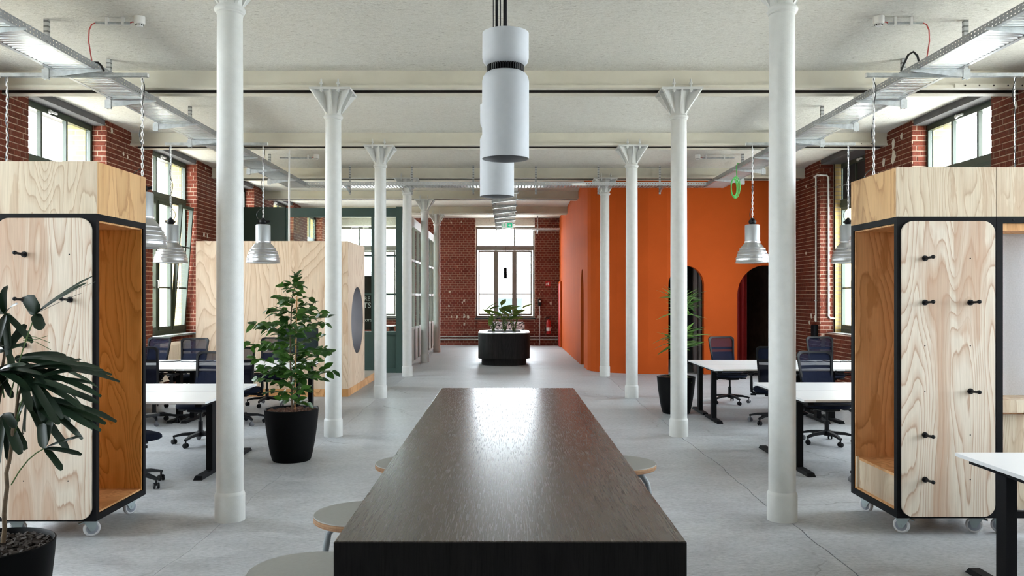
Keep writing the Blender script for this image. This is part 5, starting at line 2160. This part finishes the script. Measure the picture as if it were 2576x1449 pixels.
def lp(x, y, dy=0):
    """a point of the palm measured off the photograph, dy metres deeper than the pot centre, in the pot's own frame"""
    Y = PY + dy
    return Vector(((x - 1273) * Y / 2100 - PX, dy, 1.7 - (y - 745) * Y / 2100))


CANES = [((8, 1335), (18, 1190), (45, 1010), (60, 930), .0), ((-25, 1340), (-20, 1150), (5, 950), (18, 800), .05), ((-70, 1340), (-75, 1100), (-90, 900), (-120, 760), -.08), ((-45, 1345), (-60, 1200), (-75, 1050), (-60, 930), .12)]
for a, b, c, d, dy in CANES:
    pts = [lp(a[0], a[1] + 30, dy * .4), lp(*b, dy * .6), lp(*c, dy * .8), lp(*d, dy)]
    fine = []
    for i in range(len(pts) - 1):
        for k in range(5):
            fine.append(pts[i].lerp(pts[i + 1], k / 5) + Vector((.004 * math.sin(i * 5 + k * 2), 0, 0)))
    fine.append(pts[-1])
    MB().tube(fine, [.011 - .006 * i / len(fine) for i in range(len(fine))], 7).build('cane', M['stem'], palm, smooth=60)


def fan(root, hub, tips, dy0, dy, W=.036, bend=.18):
    """a petiole from root to hub, then leaflets towards each tip (x, y[, depth])"""
    a, b = lp(*root, dy0), lp(*hub, dy)
    mid = (a + b) / 2 + Vector((0, 0, .03))
    MB().tube([a, (a + mid) / 2 + Vector((0, 0, .008)), mid, (mid + b) / 2 + Vector((0, 0, .006)), b], .0032, 5).build('petiole', M['stem_green'], palm, smooth=60)
    more = []
    for tp in tips:
        if len(tp) < 4 and rnd.random() < .65:
            more.append((tp[0] + rnd.uniform(-22, 22), tp[1] + rnd.uniform(-24, 24), rnd.uniform(-.14, .14)))
    for tp in list(tips) + more:
        e = lp(tp[0], tp[1], dy + (tp[2] if len(tp) > 2 else rnd.uniform(-.10, .10)))
        v = e - b
        L = v.length
        w = tp[3] if len(tp) > 3 else W * rnd.uniform(.85, 1.1)
        d = v.normalized()
        # start higher so that the droop brings the tip down to its place
        dr = bend * rnd.uniform(.6, 1.3) if abs(d.z) < .8 else .05
        d2 = (d + Vector((0, 0, dr))).normalized()
        place_leaf(palm_leaf(round(L / .02) * .02, w, dr), palm, b, d2, Vector((rnd.uniform(-.3, .3), rnd.uniform(-.9, -.2), 1)), 1.0)


fan((25, 1000), (90, 790), [(226, 697, .05, .030), (234, 706, -.02, .010), (210, 735, .0, .012), (66, 748, -.06, .070), (102, 830, -.05, .050), (215, 712, .09, .03)], .0, .0, bend=.10)
fan((18, 880), (14, 790), [(62, 862, -.03, .030), (22, 900, -.05, .032), (44, 815, .05, .04), (-30, 860, 0), (-50, 800, .03), (30, 770, -.1, .035), (-10, 740, .05)], .05, .05, bend=.25)
fan((20, 960), (20, 880), [(68, 812, .05, .045), (72, 830, .08, .02), (10, 820, .02, .04), (64, 868, -.02, .03), (-20, 850, .04), (-35, 905, 0), (40, 960, -.05, .03)], .0, .02, bend=.2)
fan((40, 1030), (52, 935), [(240, 962, .0), (196, 960, -.05), (226, 945, .06), (210, 1020, -.02), (160, 965, .08), (150, 925, .12), (125, 985, -.1), (90, 1005, -.08), (60, 1030, -.1), (-20, 1000, 0)], .0, .0, bend=.42)
fan((40, 1060), (80, 960), [(218, 970, .1), (232, 1028, .02), (190, 1035, -.06), (165, 1010, -.1), (235, 930, .15), (204, 905, .2), (150, 1050, -.03), (110, 1060, .05)], .0, -.04, bend=.35)
fan((35, 1100), (70, 1000), [(242, 1082, .0), (215, 1078, .06), (200, 1095, -.05), (170, 1065, .08), (180, 1110, .0), (120, 1075, -.1), (150, 1090, .1), (60, 1090, .04), (20, 1080, -.05)], .0, .05, bend=.36)
fan((28, 1220), (112, 1128), [(208, 1098, .0, .030), (206, 1148, -.02, .034), (155, 1186, -.04, .034), (104, 1062, .03, .05), (128, 1050, .06, .045)], .0, -.02, bend=.12)
fan((20, 1120), (12, 1040), [(20, 1165, -.02, .034), (48, 1140, -.06, .045), (64, 1135, .03, .04), (-25, 1150, 0), (-40, 1100, .05), (40, 1060, .08), (-10, 1180, -.05)], .05, .03, bend=.25)
fan((10, 1000), (-5, 935), [(90, 945, -.1), (110, 960, -.05), (40, 915, .1), (-60, 960, 0), (-90, 940, .05), (60, 990, -.1), (-30, 1020, -.05), (30, 1000, .02), (120, 935, .02)], .05, .0, bend=.35)
fan((-20, 1000), (-60, 900), [(-140, 960), (-160, 900), (-120, 830), (-60, 820), (-30, 990), (-100, 1000), (10, 870)], .05, .02, bend=.3)
fan((-60, 1100), (-110, 1020), [(-200, 1080), (-180, 1000), (-150, 1110), (-100, 1130), (-60, 1100), (-210, 1040)], -.05, -.05, bend=.3)
fan((-85, 950), (-125, 800), [(-220, 830), (-200, 760), (-150, 700), (-100, 710), (-60, 770), (-160, 880)], -.06, -.06, bend=.25)
fan((5, 990), (38, 905), [(150, 905, .05), (185, 915, .1), (120, 925, -.05), (205, 940, .0), (90, 900, .12), (230, 985, .12), (140, 945, -.12), (100, 960, -.1)], .02, .06, bend=.35)
for k, (x, y) in enumerate(((125, 862), (120, 845), (128, 880))):
    MB().tube([lp(58, 845 + 6 * k, .03), lp(90, 848 + 6 * k, .04), lp(x, y, .05)], .0018, 4).build('petiole', M['stem_green'], palm)

# ---- dracaena behind the second column
rnd = random.Random(21)
dra = pot('potted_dracaena', 'striped green dracaena with two leaf crowns in a black pot behind a column', (2.475, 12.15, 0), PG, 'bark_soil')
DL = [leaf_mesh('leaf', .40, .066, 'leaf_drac', .55, .3, .26, 6), leaf_mesh('leaf', .37, .060, 'leaf_drac', .55, .3, .10, 6)]
for (bx, by, top) in ((.10, .02, 1.56), (.06, -.05, 1.02), (.14, .0, .64)):
    MB().tube([(bx * .4, by, .45), (bx * .8, by, .45 + (top - .45) * .5), (bx, by, top)], .016, 8).build('cane', M['stem'], dra, smooth=60)
    for k in range(58 if top > .9 else 20):
        a = k * 2.399
        el = rnd.uniform(-.35, 1.1)
        d = (math.cos(a) * math.cos(el), math.sin(a) * math.cos(el), math.sin(el) * .8)
        if top < .9 and d[0] > .15: continue
        if top < 1.2 and d[0] > .3 and d[2] < .25: d = (d[0], d[1], .3)
        place_leaf(rnd.choice(DL), dra, Vector((bx, by, top - .12 + .0045 * k)), d, Vector((0, -.2, 1)), rnd.uniform(.7, 1.12) * (1 if top > .9 else .75), rnd.uniform(-.4, .4))

# ---- oval planter in the aisle with lily-like plants
t = thing('oval_planter', 'black oak oval planter with white top standing in the aisle before the far window', 'planter', (-.05, 21.25, 0))
MB().prism(rrect(-.56, -.86, .56, .86, .40, 10), 0, .165).build('plinth', M['oak_planter'], t, smooth=30)
MB().prism(rrect(-.64, -.95, .64, .95, .42, 12), .165, .785).build('body', M['oak_planter'], t, smooth=30)
MB().prism(rrect(-.64, -.95, .64, .95, .42, 12), .786, .806).build('top', M['white'], t, smooth=30)
MB().prism(rrect(-.42, -.72, .42, .72, .25, 8), .806, .812).build('soil', M['pebbles'], t)
rnd = random.Random(3)
LM = [leaf_mesh('leaf', .46, .17, 'leaf_lily', .75, .25, .35, 7, wave=.05), leaf_mesh('leaf', .40, .15, 'leaf_lily', .75, .35, .15, 7, wave=.04)]
LILY = [  # root x, root y, tip px x, y
    (-.26, -.5, [(1226, 776), (1213, 778), (1238, 795), (1252, 768), (1262, 790), (1232, 806), (1247, 760)]),
    (.02, -.3, [(1272, 752), (1262, 770), (1290, 770), (1258, 800), (1282, 800), (1268, 780)]),
    (.26, -.5, [(1334, 764), (1305, 790), (1296, 775), (1318, 776), (1300, 808), (1316, 800), (1290, 790)]),
    (.0, .3, [(1285, 765), (1255, 775), (1240, 782), (1300, 768)]),
]
for i, (rx, ry, tips) in enumerate(LILY):
    pl = thing('peace_lily', ['broad leaved lily at one end of the oval planter, under the left window light', 'broad leaved lily in the middle of the oval planter',
                              'broad leaved lily with one long leaf reaching out over the planter towards the orange wall', 'broad leaved lily at the back of the oval planter'][i], 'plant', (-.05 + rx, 21.25 + ry, .8125), 0, 'lilies in the oval planter')
    for j, (tx, ty) in enumerate(tips):
        Yd = 21.25 + ry
        tip = Vector(((tx - 1273) * Yd / 2100 - (-.05 + rx), rnd.uniform(-.12, .12), 1.7 - (ty - 745) * Yd / 2100 - .8125))
        base = Vector((rnd.uniform(-.04, .04), rnd.uniform(-.04, .04), .012))
        L = .40
        d = (tip - base)
        flat = Vector((d.x, d.y, 0))
        ld = (flat.normalized() * .75 + Vector((0, 0, .55 if d.z > .35 else .15))).normalized() if flat.length > .05 else Vector((.25, .1, 1)).normalized()
        s_ = rnd.uniform(.62, .98)
        at_ = tip - ld * L * s_ + Vector((0, 0, .03))
        MB().tube([base, base.lerp(at_, .5) + Vector((0, 0, .05)), at_], [.010, .008, .006], 6).build('stalk', M['stem_green'], pl, smooth=60)
        place_leaf(rnd.choice(LM), pl, at_, ld, Vector((rnd.uniform(-.3, .3), -.5, 1)), s_)
